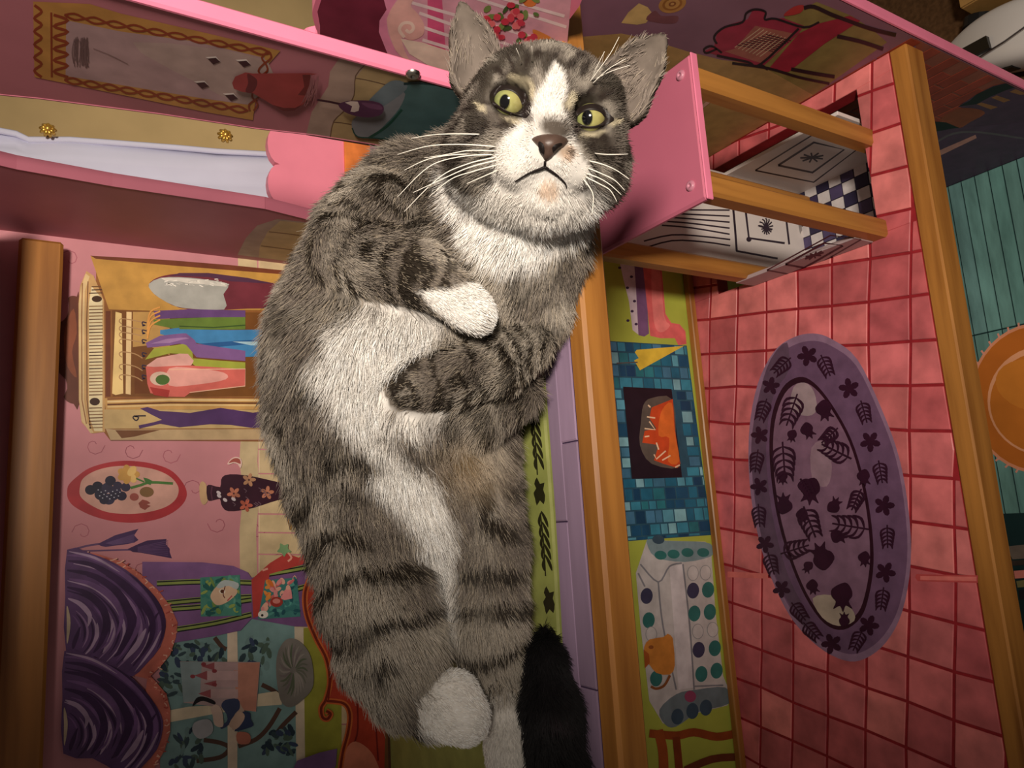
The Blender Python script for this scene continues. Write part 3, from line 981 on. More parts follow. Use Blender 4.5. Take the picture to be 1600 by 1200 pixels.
f.build('printed_face', PRINT, t, c)

q2 = W((580, 165), (755, 150), (775, 365), (540, 380))
t, c = sticker('square_sticker', 'square glossy sticker of pink bow and blossoms over teal, beside the red sofa', q2, 2, [(70, 132, 128)], 0.082)
f = Print(1, -0.082, -1, 0.004, 0.002)
for k in range(70):
    u, v = random.random(), random.random()
    pal = [(232, 150, 150), (240, 180, 160), (214, 110, 110)] if u + v < 1.0 else [(60, 120, 120), (90, 160, 150), (40, 90, 100)]
    if u < .2 and v < .5:
        pal = [(236, 150, 70), (226, 120, 50)]
    a, b = inq(q2, .05 + .9 * u, .05 + .9 * v)
    f.up().ell(a, b, random.uniform(4, 8), random.uniform(2, 4), random.choice(pal), random.uniform(0, 3), 8)
f.poly([inq(q2, *p) for p in ((.5, .5), (.62, .28), (.8, .3), (.82, .52), (.62, .55))], (238, 150, 150))
f.up().ell(*inq(q2, .4, .58), 10, 8, (170, 60, 50))
f.up().ell(*inq(q2, .4, .56), 6, 4, (226, 140, 130))
f.up().ell(*inq(q2, .1, .88), 8, 6, (244, 236, 226))
f.up().ell(*inq(q2, .08, .9), 2, 2, (40, 30, 30))
f.build('printed_blossoms', PRINT, t, c)

q3 = W((110, 612), (552, 616), (530, 890), (130, 840))
t, c = sticker('castle_sticker', 'faded see-through sticker of pale rose towers on the painted window', q3, 3, [(186, 160, 160)], 0.078)
f = Print(1, -0.078, -1, 0.004, 0.002)
f.poly(W((400, 620), (550, 618), (528, 888), (440, 880), (420, 800)), (206, 142, 122))
f.poly(W((110, 614), (230, 614), (220, 830), (130, 838)), (150, 168, 172))
for a, b, w_ in ((640, 300, 22), (690, 260, 26), (735, 310, 18), (790, 280, 24)):
    f.poly(W((b, a - w_), (430, a - w_), (430, a + w_), (b, a + w_)), jit((202, 168, 168), .05))
    f.poly(W((b - 70, a), (b, a - w_), (b, a + w_)), (160, 84, 90))
for a, b in ((180, 695), (300, 740), (240, 628), (300, 665)):
    f.up().ell(250 + a / 3.53, 860 + b / 3.53, 4, 3, (150, 64, 72))
f.build('printed_towers', PRINT, t, c)

q4 = W((350, 818), (430, 820), (515, 950), (420, 1000))
t, c = sticker('dancer_sticker', 'small cut-out sticker of a dark dress and pale skirt below the towers', W((350, 830), (430, 825), (510, 960), (400, 990)), 4, [(196, 168, 150)], 0.081)
f = Print(1, -0.081, -1, 0.004, 0.002)
f.poly(W((338, 860), (360, 825), (430, 820), (440, 870), (415, 900), (380, 960), (340, 985), (335, 970), (370, 940), (365, 900)), (62, 70, 104), 3)
f.poly(W((455, 890), (495, 895), (500, 930), (515, 965), (470, 985), (410, 998), (440, 960), (465, 930)), (50, 62, 96), 3)
f.poly(W((380, 960), (430, 890), (465, 905), (460, 940), (420, 985)), (210, 176, 156), 3)
f.poly(W((178, 860), (200, 815), (240, 806), (300, 830), (300, 850), (240, 830), (205, 842)), (30, 24, 30), 3)
f.poly(W((280, 870), (310, 850), (340, 880), (350, 960), (330, 975), (300, 960), (290, 910)), (214, 186, 172), 3)
f.poly(W((190, 950), (260, 930), (290, 960), (285, 1010), (220, 1040), (180, 1000)), (176, 176, 182), 3)
f.poly(W((425, 1005), (480, 1005), (500, 1030), (490, 1065), (430, 1065)), (196, 120, 100), 3)
f.build('printed_figure', PRINT, t, c)

q5 = W((700, 490), (760, 495), (820, 560), (845, 660), (840, 760), (780, 830), (720, 865), (672, 840), (650, 760), (640, 640), (655, 550))
p3 = [hit(a, b, 1, -0.083) for a, b in spline(q5, 4)]
c = sum(p3) / len(p3)
t = thing('flower_sticker', 'large grey shell shaped sticker between painted window and olive wall', 'sticker', c)
MB().prism(p3, (0, 0.004, 0), lin((130, 124, 118))).build('paper', PRINT, t, c, colored=True)
f = Print(1, -0.083, -1, 0.004, 0.002)
cx, cy = W((735, 660))[0]
for k in range(26):
    a = 2 * PI * k / 26
    f.up().line([(cx + 4 * math.cos(a), cy + 5 * math.sin(a)), (cx + 22 * math.cos(a + .12), cy + 40 * math.sin(a + .12))], 3.4, random.choice([(108, 108, 96), (150, 142, 136), (96, 104, 84), (124, 112, 112)]), 0, True) if False else f.up().line(spline([(cx + 4 * math.cos(a), cy + 5 * math.sin(a)), (cx + 15 * math.cos(a + .1), cy + 26 * math.sin(a + .1)), (cx + 23 * math.cos(a + .3), cy + 42 * math.sin(a + .3))], 3, False), 3.2, random.choice([(108, 108, 96), (150, 142, 136), (96, 104, 84), (124, 112, 112)]), 0, True)
f.build('printed_ribs', PRINT, t, c)
q6 = [(436, 856), (442, 848), (448, 850), (453, 858), (449, 866), (443, 868), (436, 866), (432, 862)]
p3 = [hit(a, b, 1, -0.075) for a, b in spline([(438, 849), (444, 852), (450, 850), (450, 857), (455, 862), (448, 864), (444, 870), (440, 864), (433, 862), (437, 856)], 3)]
t = thing('flower_sticker', 'tiny green flower sticker on the cream wainscot above the red sofa', 'sticker', p3[0])
MB().prism(p3, (0, 0.004, 0), lin((128, 164, 116))).build('paper', PRINT, t, p3[0], colored=True)

# ------------------------------------------------------------------ prints on the divider (seen edge on, facing left)
D = crop(20, 0, 5.333)
E_ = crop(300, 60, 3.478)
f = Print(0, -4.4, -1, 0.004, 0.002)
f.poly(E_((810, 95), (1500, 250), (2400, 500), (2400, 760), (1300, 640), (620, 525), (650, 400), (740, 260), (750, 180)), (170, 142, 130), 0)
f.poly(E_((955, 130), (1500, 250), (2400, 520), (2400, 760), (750, 545), (765, 460), (830, 390), (880, 310), (885, 220)), (176, 148, 108), 0)
for pts in (((885, 215), (1010, 240), (1400, 350)), ((770, 455), (870, 468), (1300, 560)), ((955, 130), (890, 200), (880, 310), (830, 390), (770, 450), (750, 545))):
    f.up().line(E_(*pts), 1.6, (110, 84, 64), 3)
f.build('wainscot_print', PRINT, divider, HR)
f = Print(0, -4.4, -1, 0.004, 0.002)
f.poly([(434, 342), (402, 352), (384, 372), (371, 398), (700, 440), (700, 372), (520, 352)], (166, 146, 134))
f.poly([(438, 345), (418, 362), (406, 384), (404, 402), (700, 440), (700, 372), (520, 353)], (186, 164, 124))
for pts in (((420, 362), (470, 368), (560, 384)), ((408, 384), (470, 392), (560, 404))):
    f.up().line(pts, 1.6, (120, 96, 72), 3)
f.ell(492, 369, 12, 5, (84, 58, 34), .2)
f.build('wainscot_print', PRINT, divider, HR)
f = Print(0, -4.4, -1, 0.012, 0.002)
f.poly(D((170, 10), (640, 30), (900, 110), (1600, 270), (2230, 420), (2050, 620), (2000, 1000), (1600, 930), (430, 690), (180, 640)), (184, 132, 70))
f.poly(D((445, 165), (900, 260), (1500, 340), (2100, 480), (1960, 870), (1600, 820), (440, 630)), (172, 140, 142))
f.poly(D((1000, 350), (2120, 500), (1980, 860), (1560, 700)), (176, 150, 144), 3)
RED_INK = (136, 58, 34)
for k, (a, b) in enumerate((((180, 40), (330, 640)), ((340, 120), (330, 640)))):
    zz = []
    for m in range(12):
        t_ = m / 11
        zz.append((a[0] + (b[0] - a[0]) * t_ * 0 + (60 if m % 2 else 0) + (0 if k == 0 else 60 * (m % 2)), a[1] + (b[1] - a[1]) * t_))
    f.up().line(D(*zz), 4.5, RED_INK, 4)
f.up().line(D((320, 100), (325, 640)), 3, RED_INK)
for (x0, y0), (x1, y1) in (((430, 120), (2150, 440)), ((430, 660), (1960, 920))):
    for ph in (0, PI):
        pts = []
        for m in range(22):
            t_ = m / 21
            pts.append((x0 + (x1 - x0) * t_, y0 + (y1 - y0) * t_ + 26 * math.sin(m * 1.5 + ph)))
        f.up().line(D(*pts), 3.2, RED_INK, 3)
for (x0, y0), (x1, y1) in (((2130, 420), (1990, 920)),):
    for ph in (0, PI):
        f.up().line(D(*[(x0 + (x1 - x0) * m / 9 + 40 * math.sin(m * 1.7 + ph), y0 + (y1 - y0) * m / 9) for m in range(10)]), 3, RED_INK, 3)
# pencil doodle on the mirror
for k in range(30):
    a = random.uniform(510, 650)
    f.up().line(D((a, random.uniform(300, 340)), (a + random.uniform(-20, 20), 430), (a + random.uniform(-10, 10), random.uniform(500, 570))), 1.0, (106, 82, 84), 3)
    f.o -= f.step * .9
f.up().line(D((670, 400), (800, 450), (960, 530)), 0.9, (134, 104, 104), 3)
for x_, y_ in ((120, 120), (285, 135), (58, 252), (215, 318)):
    f.poly(E_((x_ - 48, y_ - 22), (x_ + 10, y_ - 26), (x_ + 34, y_ + 4), (x_ - 20, y_ - 8)), (230, 216, 210))
    f.poly(E_((x_ - 36, y_ - 14), (x_ + 10, y_ - 18), (x_ + 34, y_ + 4), (x_ - 4, y_ + 18)), (58, 30, 38))
f.build('painted_mirror', PRINT, divider, HR)
f = Print(0, -4.4, -1, 0.09, 0.002)
f.poly(E_((218, 230), (235, 195), (290, 172), (330, 178), (640, 176), (680, 180), (645, 190), (640, 300), (600, 350), (555, 378), (500, 382), (440, 350), (330, 285), (270, 278), (228, 262)), (152, 60, 62))
f.poly(E_((300, 180), (335, 195), (355, 220), (345, 262), (320, 285), (290, 275), (305, 230)), (98, 36, 42), 3)
f.poly(E_((600, 185), (645, 185), (640, 300), (575, 296), (610, 250)), (104, 38, 42))
f.poly(E_((440, 350), (500, 366), (560, 366), (600, 345), (555, 380), (500, 384)), (92, 34, 40))
for k in range(22):
    a = random.uniform(640, 690)
    f.up().line(E_((a, random.uniform(180, 240)), (a - 10, 260), (a - random.uniform(10, 60), random.uniform(300, 360))), 0.8, (150, 96, 100), 3)
    f.o -= f.step * .8
f.build('painted_red_pouch', PRINT, divider, HR)
f = Print(0, -4.4, -1, 0.05, 0.002)
f.poly(E_((870, 470), (900, 410), (1000, 290), (1080, 225), (1130, 222), (1170, 240), (1250, 235), (1500, 262), (2100, 420), (2000, 700), (1300, 590), (1150, 548), (960, 538), (890, 520)), (74, 104, 106), 0)
f.poly(E_((868, 470), (890, 420), (1020, 360), (1150, 285), (1140, 350), (1080, 430), (970, 530), (900, 525)), (130, 130, 136), 3)
f.poly(E_((1000, 290), (1080, 225), (1150, 230), (1165, 270), (1060, 350), (960, 400), (940, 360)), (110, 122, 130), 3)
f.up().line(E_((960, 536), (1060, 470), (1140, 380)), 4, (30, 74, 64), 4)
f.up().line(E_((1150, 240), (1260, 236), (1450, 262)), 4, (22, 48, 52), 4)
f.up().line(E_((870, 480), (900, 528), (1000, 536), (1200, 560)), 2, (30, 70, 64), 4)
f.build('painted_teal_bolster', PRINT, divider, HR)
f = Print(0, -4.4, -1, 0.14, 0.002)
f.up().line(E_((680, 316), (740, 325), (810, 340)), 3.4, (58, 26, 42), 3)
f.poly(E_((795, 345), (830, 325), (900, 318), (980, 322), (1030, 340), (1042, 370), (1020, 400), (960, 412), (890, 404), (830, 382)), (84, 46, 76), 3)
f.poly(E_((830, 330), (900, 325), (905, 375), (860, 380), (870, 350)), (206, 184, 176), 2)
f.poly(E_((920, 330), (1020, 345), (1030, 370), (960, 360)), (110, 66, 98), 3)
f.build('painted_hand_mirror', PRINT, divider, HR)
screw((-4.4, *hit(645, 115, 0, -4.4)[1:]), (-1, 0, 0), 0.10, divider, HR)

# ------------------------------------------------------------------ prints on the lower back wall
H6 = crop(860, 380, 2.727)
H7 = crop(860, 780, 2.857)
f = Print(1, 0.0, -1, 0.004, 0.002)
f.poly(H6((330, 0), (590, 0), (590, 60), (600, 200), (570, 210), (560, 60)), (166, 176, 82))
f.poly(H6((290, 60), (370, 60), (375, 390), (350, 370), (335, 250), (310, 150)), (214, 196, 206), 0)
f.poly(H6((355, 60), (400, 60), (420, 385), (400, 398), (375, 392), (365, 200)), (124, 88, 128))
f.poly(H6((390, 60), (470, 60), (490, 300), (515, 340), (550, 345), (575, 375), (580, 430), (545, 435), (530, 405), (470, 405), (425, 395), (410, 250)), (222, 104, 104), 0)
f.poly(H6((430, 100), (465, 100), (485, 310), (510, 350), (470, 380), (440, 330)), (234, 130, 126), 3)
for a, b in ((295, 105), (345, 143), (328, 190), (358, 247), (348, 290), (365, 345), (330, 330)):
    f.up().ell(860 + a / 2.727, 380 + b / 2.727, 2.6, 2.2, (70, 50, 80), 0, 8)
f.build('painted_drapery', PRINT, low_wall, HR)
fp = [(957, 533), (1073, 540), (1112, 836), (988, 845)]


def fq(u, v):
    q = [np.array(p, float) for p in fp]
    a = q[0] * (1 - u) + q[1] * u
    b = q[3] * (1 - u) + q[2] * u
    return tuple(a * (1 - v) + b * v)


p3 = [hit(*fq(u, v), 1, -0.0025) for u, v in ((-.25, 0), (1, 0), (1, 1), (-.25, 1))]
MB().prism(p3, (0, 0.002, 0), lin((44, 84, 104))).build('mosaic_ground', PRINT, low_wall, HR, colored=True)
blues = [(36, 104, 132), (58, 132, 156), (92, 158, 178), (28, 78, 110), (70, 120, 150), (130, 178, 190), (24, 64, 96), (44, 116, 128)]
v = 0.0
nm = 0
while v < 1.0:
    dv = random.uniform(.048, .07)
    u = -0.2
    while u < 1.0:
        du = random.uniform(.09, .17)
        uu1, vv1 = min(1, u + du), min(1, v + dv)
        if not (0.12 < (u + uu1) / 2 < 0.80 and 0.245 < (v + vv1) / 2 < 0.70):
            q = [fq(u + .008, v + .004), fq(uu1 - .008, v + .004), fq(uu1 - .008, vv1 - .004), fq(u + .008, vv1 - .004)]
            piece('mosaic_tile', [hit(a, b, 1, -0.0105) for a, b in q], (0, 0.008, 0), jit(random.choice(blues), .05), low_wall, PRINT, 0.012)
        u += du
    v += dv
f = Print(1, 0.0, -1, 0.036, 0.002)
f.poly(H6((308, 612), (515, 622), (560, 998), (346, 1004)), (36, 22, 32))
f.poly(H6((395, 690), (430, 660), (520, 668), (535, 860), (548, 955), (430, 940), (380, 860), (385, 760)), (96, 84, 76), 3)
f.poly(H6((430, 700), (520, 664), (530, 800), (552, 940), (540, 958), (480, 940), (440, 925), (460, 860), (390, 850), (400, 800), (450, 790), (420, 745)), (206, 76, 36), 0)
f.poly(H6((470, 720), (515, 680), (528, 800), (548, 930), (500, 930), (505, 830), (460, 820)), (226, 112, 46), 3)
for pts in (((415, 690), (425, 700)), ((410, 740), (445, 745)), ((420, 760), (445, 795), (400, 790)), ((400, 825), (420, 822)), ((450, 850), (460, 880)), ((440, 900), (450, 920), (490, 885)), ((475, 925), (510, 905)), ((530, 955), (550, 945))):
    f.up().line(H6(*pts), 2.2, (244, 206, 170))
f.poly(H6((568, 438), (380, 542), (355, 500), (375, 490), (358, 465), (366, 455)), (226, 190, 66))
f.up().line(H6((280, 512), (370, 508)), 2, (90, 84, 84))
f.build('painted_fireplace', PRINT, low_wall, HR)
f = Print(1, 0.0, -1, 0.036, 0.002)
f.poly(H7((430, 180), (520, 185), (690, 190), (725, 215), (718, 260), (735, 500), (770, 790), (800, 860), (790, 920), (650, 955), (560, 1015), (500, 1000), (440, 900), (400, 560), (380, 330), (400, 270)), (196, 190, 188), 0)
f.poly(H7((430, 200), (470, 260), (600, 280), (715, 255), (725, 220), (690, 192), (520, 186), (440, 178)), (128, 150, 156), 3)
f.poly(H7((485, 940), (560, 870), (650, 850), (780, 840), (800, 910), (660, 950), (560, 1015), (510, 1005)), (112, 126, 132), 3)
f.poly(H7((530, 300), (590, 290), (640, 840), (570, 850)), (214, 206, 208))
for pts in (((400, 290), (480, 370), (530, 300), (585, 285)), ((480, 370), (500, 560), (560, 850)), ((590, 290), (620, 560), (640, 850)), ((640, 835), (770, 830)), ((390, 330), (420, 390))):
    f.up().line(H7(*pts), 2.6, (132, 132, 138), 4)
for a, b, c in ((428, 432, 0), (437, 540, 1), (635, 408, 0), (702, 404, 1), (641, 510, 1), (710, 503, 1), (660, 672, 0), (732, 665, 1), (672, 780, 1), (740, 765, 1), (490, 250, 1), (548, 245, 1), (610, 238, 1), (680, 238, 1), (480, 180, 2), (565, 970, 2), (632, 945, 2), (692, 930, 2), (470, 800, 1)):
    f.up().ell(860 + a / 2.857, 780 + b / 2.857, 9.5, 12.5 if b > 300 else 7, [(62, 62, 88), (50, 112, 108), (58, 80, 96)][c], .1)
for a, b in ((448, 602), (656, 590), (722, 582), (634, 330), (690, 328)):
    f.up().ell(860 + a / 2.857, 780 + b / 2.857, 9, 12, (150, 148, 150))
    f.up().ell(860 + a / 2.857, 780 + b / 2.857, 8, 11, (200, 194, 192))
f.up().ell(860 + 622 / 2.857, 780 + 880 / 2.857, 9, 9, (150, 70, 100))
f.build('painted_dotted_armchair', PRINT, low_wall, HR)
f = Print(1, 0.0, -1, 0.09, 0.002)
f.poly(H7((415, 660), (440, 625), (500, 615), (520, 600), (540, 615), (545, 640), (552, 740), (530, 782), (470, 775), (440, 740), (420, 720)), (206, 132, 56), 2)
f.poly(H7((412, 670), (436, 690), (440, 730), (418, 755)), (176, 92, 40))
f.up().line(H7((530, 785), (505, 830), (470, 845), (445, 835)), 4, (140, 84, 46), 4)
f.up().ell(1016, 1011, 4, 3, (150, 84, 40))
f.build('painted_orange_bear', PRINT, low_wall, HR)
f = Print(1, 0.0, -1, 0.036, 0.002)
f.up().line(H7((440, 1045), (560, 1055), (640, 1040), (740, 1060), (830, 1045)), 13, (150, 72, 34), 4)
f.up().line(H7((480, 1030), (500, 1120), (505, 1220)), 15, (160, 80, 36), 4)
f.up().line(H7((560, 1060), (575, 1220)), 12, (132, 62, 30))
f.up().line(H7((600, 1210), (720, 1160), (840, 1150)), 12, (110, 56, 34), 3)
f.build('painted_chair', PRINT, low_wall, HR)

# ------------------------------------------------------------------ prints on the right side wall
K = crop(880, 0, 3.636)
L5 = crop(1000, 0, 2.5)
f = Print(0, 0.0, -1, 0.004, 0.002)
f.poly(K((90, 210), (330, 190), (460, 215), (700, 290), (900, 340), (1180, 370), (1500, 470), (1420, 540), (850, 920), (780, 1100), (60, 1100)), (166, 132, 82), 0)
f.poly(K((1260, 90), (1340, 60), (1440, 10), (1640, 90), (1760, 170), (1840, 240), (1420, 540), (1100, 360), (1250, 130)), (132, 116, 66), 0)
f.poly(K((330, 130), (370, 70), (430, 18), (480, 40), (510, 80), (470, 130), (420, 140)), (204, 170, 110), 0)
f.poly(K((470, 110), (520, 60), (560, 90), (650, 90), (640, 130), (560, 132)), (122, 74, 80), 3)
for r, c in ((22, (178, 126, 68)), (16, (150, 96, 46)), (12, (190, 138, 76)), (6, (140, 84, 44)), (3, (200, 150, 90))):
    f.up().ell(880 + 620 / 3.636, 22 / 3.636, r, r * .62, c, -.25)
f.poly(L5((300, 130), (350, 95), (420, 75), (440, 40), (490, 45), (490, 75), (560, 70), (640, 100), (620, 130), (480, 260), (380, 240), (250, 200), (290, 180)), (150, 44, 66), 0)
f.poly(L5((370, 190), (450, 100), (600, 130), (530, 210), (470, 245), (330, 200)), (156, 92, 80))
for k in range(8):
    f.up().line(L5((370 + k * 14, 185 + k * 5), (470 + k * 14, 110 + k * 5)), 1.2, (200, 170, 140))
    f.up().line(L5((380 + k * 16, 175 - k * 6), (520 + k * 10, 200 - k * 6)), 1.4, (70, 26, 36))
f.poly(L5((500, 270), (620, 130), (700, 90), (820, 60), (860, 80), (720, 170), (580, 280)), (150, 36, 56), 0)
f.poly(L5((560, 60), (600, 25), (640, 20), (625, 50)), (170, 50, 50), 3)
DK = (34, 20, 28)
for pts, w_ in ((((300, 170), (290, 140), (330, 105), (400, 85), (415, 50), (450, 35), (490, 45), (488, 75), (530, 72), (640, 105), (700, 85)), 3.4), (((640, 30), (680, 25), (760, 60), (900, 110), (1000, 135)), 6), (((770, 140), (860, 160), (950, 190)), 6),
                (((300, 190), (260, 205), (250, 190), (280, 178), (320, 205)), 3), (((300, 215), (420, 240), (470, 250), (620, 110)), 3.5), (((360, 245), (500, 265), (620, 300), (740, 325)), 4), (((590, 268), (680, 285), (760, 298)), 5.5), (((470, 250), (500, 270)), 4)):
    f.up().line(L5(*pts), w_, DK, 4)
f.up().line([(1090, 172), (1113, 154)], 5, (206, 160, 140))
f.build('painted_garden_chair', PRINT, side, HR)
# brick wall print below, each brick its own piece
f = Print(0, 0.0, -1, 0.004, 0.002)
N5 = crop(1350, 0, 5.456)
f.poly([(1428, 40), (1500, 75), (1640, 140), (1700, 300), (1480, 300), (1440, 180)], (142, 78, 62))
f.build('mortar_ground', PRINT, side, HR)
P0, P1 = hit(1440, 64, 0, 0.0), hit(1600, 132, 0, 0.0)
zt = hit(1436, 60, 0, 0)[2]
r_ = 0
z = 0.9
while z > -8.2:
    hgt = 0.42
    y = -7.6 + (0.45 if r_ % 2 else 0)
    while y < -3.0:
        y0, y1 = max(y, -7.6), min(y + .9, -2.2)
        c = [(y0 + .025, z - hgt + .025), (y1 - .025, z - hgt + .025), (y1 - .025, z - .025), (y0 + .025, z - .025)]
        pr = project([(0, (y0 + y1) / 2, z - hgt / 2)])
        if y1 - y0 > .2 and pr[0][0] < 1640 and pr[1][0] > 20 and pr[1][0] < 230 and z < .1:
            piece('brick', [(-0.009, a, b) for a, b in c], (0.006, 0, 0), jit((146, 60, 44), .06), side, PRINT, 0.012)
        y += .9
    z -= hgt
    r_ += 1
f = Print(0, 0.0, -1, 0.03, 0.002)
f.poly(N5((800, 905), (870, 860), (960, 800), (1100, 730), (1364, 670), (1500, 660), (1500, 1300), (1200, 1250), (800, 1090), (850, 1050), (1000, 980), (1030, 960), (870, 925)), (82, 54, 80), 0)
f.poly(N5((800, 905), (900, 855), (960, 800), (1100, 735), (1364, 670), (1500, 660), (1500, 700), (1364, 720), (1200, 770), (1080, 820), (960, 885)), (26, 24, 26), 0)
for pts in (((960, 885), (1000, 870), (1140, 910), (1080, 930)), ((1085, 830), (1130, 810), (1250, 850), (1190, 870)), ((1240, 780), (1290, 755), (1400, 800), (1330, 805))):
    f.poly(N5(*pts), (150, 104, 62))
f.poly(N5((800, 925), (960, 925), (1030, 965), (900, 1040), (800, 1090), (640, 1030)), (140, 72, 44), 3)
f.poly(N5((570, 1030), (700, 1040), (820, 1090), (830, 1115), (700, 1150), (580, 1190)), (22, 24, 18))
f.poly([(1463, 205), (1490, 200), (1600, 190), (1700, 190), (1700, 320), (1475, 320)], (86, 58, 86))
f.poly([(1464, 236), (1524, 210), (1526, 215), (1466, 244)], (206, 150, 140))
f.up().line([(1462, 222), (1490, 208), (1530, 206), (1600, 216)], 3, (104, 96, 104), 4)
f.build('painted_archway', PRINT, side, HR)

# ------------------------------------------------------------------ painted rugs on the floors
VINE = (46, 44, 26)
INKP = (52, 20, 40)


def flower(f, x, y, r, col, rot=0.0):
    for k in range(5):
        a = rot + 2 * PI * k / 5
        f.up().ell(x + r * .62 * math.cos(a), y + r * .62 * math.sin(a), r * .5, r * .34, col, a, 8)
    f.up().ell(x, y, r * .45, r * .45, col, 0, 8)


def frond(f, x, y, L_, col, rot, w_=3.0):
    d = np.array((math.cos(rot), math.sin(rot)))
    n = np.array((-d[1], d[0]))
    p0 = np.array((x, y)) - d * L_ / 2
    f.up().line([tuple(p0), tuple(p0 + d * L_)], w_ * .6, col)
    for k in range(5):
        b = p0 + d * L_ * (0.12 + 0.17 * k)
        m = L_ * (0.50 - 0.04 * k)
        for s in (1, -1):
            f.up().line(spline([tuple(b), tuple(b + n * s * m * .5 + d * m * .25), tuple(b + n * s * m * .62 + d * m * .75)], 3, False), w_, col, 0, True)


def tulip(f, x, y, r, col, rot):
    c_, s_ = math.cos(rot), math.sin(rot)
    sh = [(-1, -.3), (-.5, -.75), (.1, -.8), (.5, -.5), (1.1, -.75), (.8, -.25), (1.3, 0.0), (.8, .2), (1.0, .75), (.45, .5), (.0, .8), (-.6, .7)]
    f.poly([(x + r * (a * c_ - b * s_), y + r * (a * s_ + b * c_)) for a, b in sh], col, 3)


f = Print(2, 0.0, 1, 0.006, 0.0012)
rug_o = [(1270, 521), (1300, 530), (1340, 562), (1378, 640), (1405, 715), (1420, 800), (1423, 880), (1410, 955), (1385, 1003), (1352, 1029), (1320, 1032), (1278, 1010), (1236, 965), (1204, 900), (1183, 830), (1171, 750), (1171, 670), (1184, 600), (1209, 550), (1238, 528)]
rug_i = [(1248, 589), (1272, 598), (1300, 632), (1330, 686), (1350, 750), (1362, 820), (1365, 880), (1358, 930), (1345, 965), (1318, 984), (1288, 974), (1258, 932), (1232, 870), (1213, 800), (1203, 722), (1205, 655), (1222, 607)]
f.poly(rug_o, (142, 110, 136), 4)
cx, cy = 1297, 777
shr = lambda pts, k: [(cx + (a - cx) * k, cy + (b - cy) * k) for a, b in pts]
f.poly(shr(rug_o, .955), (108, 78, 106), 4)
f.poly([(1230, 535), (1205, 560), (1188, 610), (1175, 680), (1176, 750), (1190, 840), (1212, 900), (1240, 955), (1275, 1000), (1262, 960), (1232, 900), (1210, 820), (1198, 730), (1200, 660), (1212, 610), (1232, 580)], (96, 72, 92), 3)
f.poly(rug_i, (48, 18, 32), 4)
f.poly([(cx - 12 + (a - cx + 12) * .93, cy + 8 + (b - cy - 8) * .955) for a, b in rug_i], (128, 94, 116), 4)
f.poly([(1240, 605), (1258, 598), (1272, 612), (1276, 640), (1262, 650), (1236, 640)], (160, 138, 144), 3)
f.poly([(1268, 700), (1290, 690), (1300, 730), (1292, 760), (1270, 750)], (150, 120, 134), 3)
f.poly([(1270, 935), (1300, 930), (1330, 950), (1335, 970), (1310, 978), (1285, 965)], (170, 152, 138), 3)
for a, b in ((1262, 556), (1327, 607), (1360, 690), (1382, 790), (1384, 894), (1358, 977), (1300, 1006), (1205, 603), (1188, 680), (1187, 760), (1196, 850), (1222, 920)):
    flower(f, a, b, 15 if a > 1240 else 13, INKP, a * .1)
for a, b, r in ((1291, 571, 1.15), (1351, 643, 1.3), (1377, 737, 1.4), (1388, 838, 1.55), (1380, 935, 1.7), (1342, 1000, 2.0), (1224, 571, 2.4), (1194, 640, 1.9), (1184, 720, 1.7), (1188, 805, 1.5), (1207, 880, 1.3), (1250, 955, 0.9), (1270, 985, .8)):
    frond(f, a, b, 36, INKP, r, 3.4)
for a, b, r, t_ in ((1268, 765, 19, 1.6), (1290, 640, 15, 1.2), (1288, 870, 20, 4.2), (1318, 930, 20, 1.5), (1228, 788, 15, 4.6), (1256, 805, 11, 1.2), (1306, 790, 12, 5.2), (1312, 838, 12, 0.1), (1264, 672, 12, 1.0), (1272, 916, 11, 1.2), (1225, 745, 10, 1.5), (1352, 745, 12, 1.4), (1353, 872, 11, 1.4), (1240, 680, 9, 1.7), (1322, 968, 10, 4.7), (1265, 885, 9, 2)):
    tulip(f, a, b, r, INKP, t_)
for a, b, L_, t_ in ((1240, 640, 52, 1.9), (1310, 705, 52, 3.6), (1332, 822, 58, 3.3), (1268, 815, 52, 1.2), (1245, 858, 46, -.3), (1228, 720, 60, 1.5), (1262, 760, 30, 1.0), (1300, 680, 34, 2.4), (1342, 780, 36, 2.0)):
    frond(f, a, b, L_, INKP, t_, 4)
f.build('painted_oval_rug', PRINT, low_floor, HR)
# glossy grooved strokes left in the tile print
f = Print(2, 0.0, 1, 0.008, 0.002)
f.poly([(1432, 897), (1528, 899), (1528, 911), (1434, 908), (1430, 902)], (190, 78, 78))
f.poly([(1438, 900), (1526, 901), (1526, 908), (1438, 906)], (222, 118, 112))
f.poly([(1137, 893), (1200, 896), (1200, 904), (1137, 902)], (214, 112, 106))
f.build('painted_tile_bar', PRINT, low_floor, HR)

# green rug with a vine border painted on the upper floor
f = Print(2, 10.1, 1, 0.006, 0.0012)
g_edge = [(850, 470), (848, 500), (850, 560), (856, 640), (862, 720), (868, 800), (874, 900), (878, 980), (884, 1100), (890, 1210)]
lt = [(600, 1210), (600, 470)]
f.poly(g_edge + lt, (160, 166, 92))
f.poly([(a - 3, b) for a, b in g_edge] + [(a - 8, b) for a, b in g_edge[::-1]], (186, 190, 120))
for k, (x_, y_) in enumerate(((832, 606), (843, 768), (858, 938), (872, 1110), (826, 480))):
    f.poly([(x_ - 4, y_ - 22), (x_ + 1, y_ - 12), (x_ + 8, y_ - 14), (x_ + 6, y_ - 3), (x_ + 9, y_ + 6), (x_ + 7, y_ + 20), (x_ + 1, y_ + 14), (x_ - 4, y_ + 22), (x_ - 7, y_ + 10), (x_ - 9, y_ + 2), (x_ - 5, y_ - 5), (x_ - 8, y_ - 12)], VINE, 2)
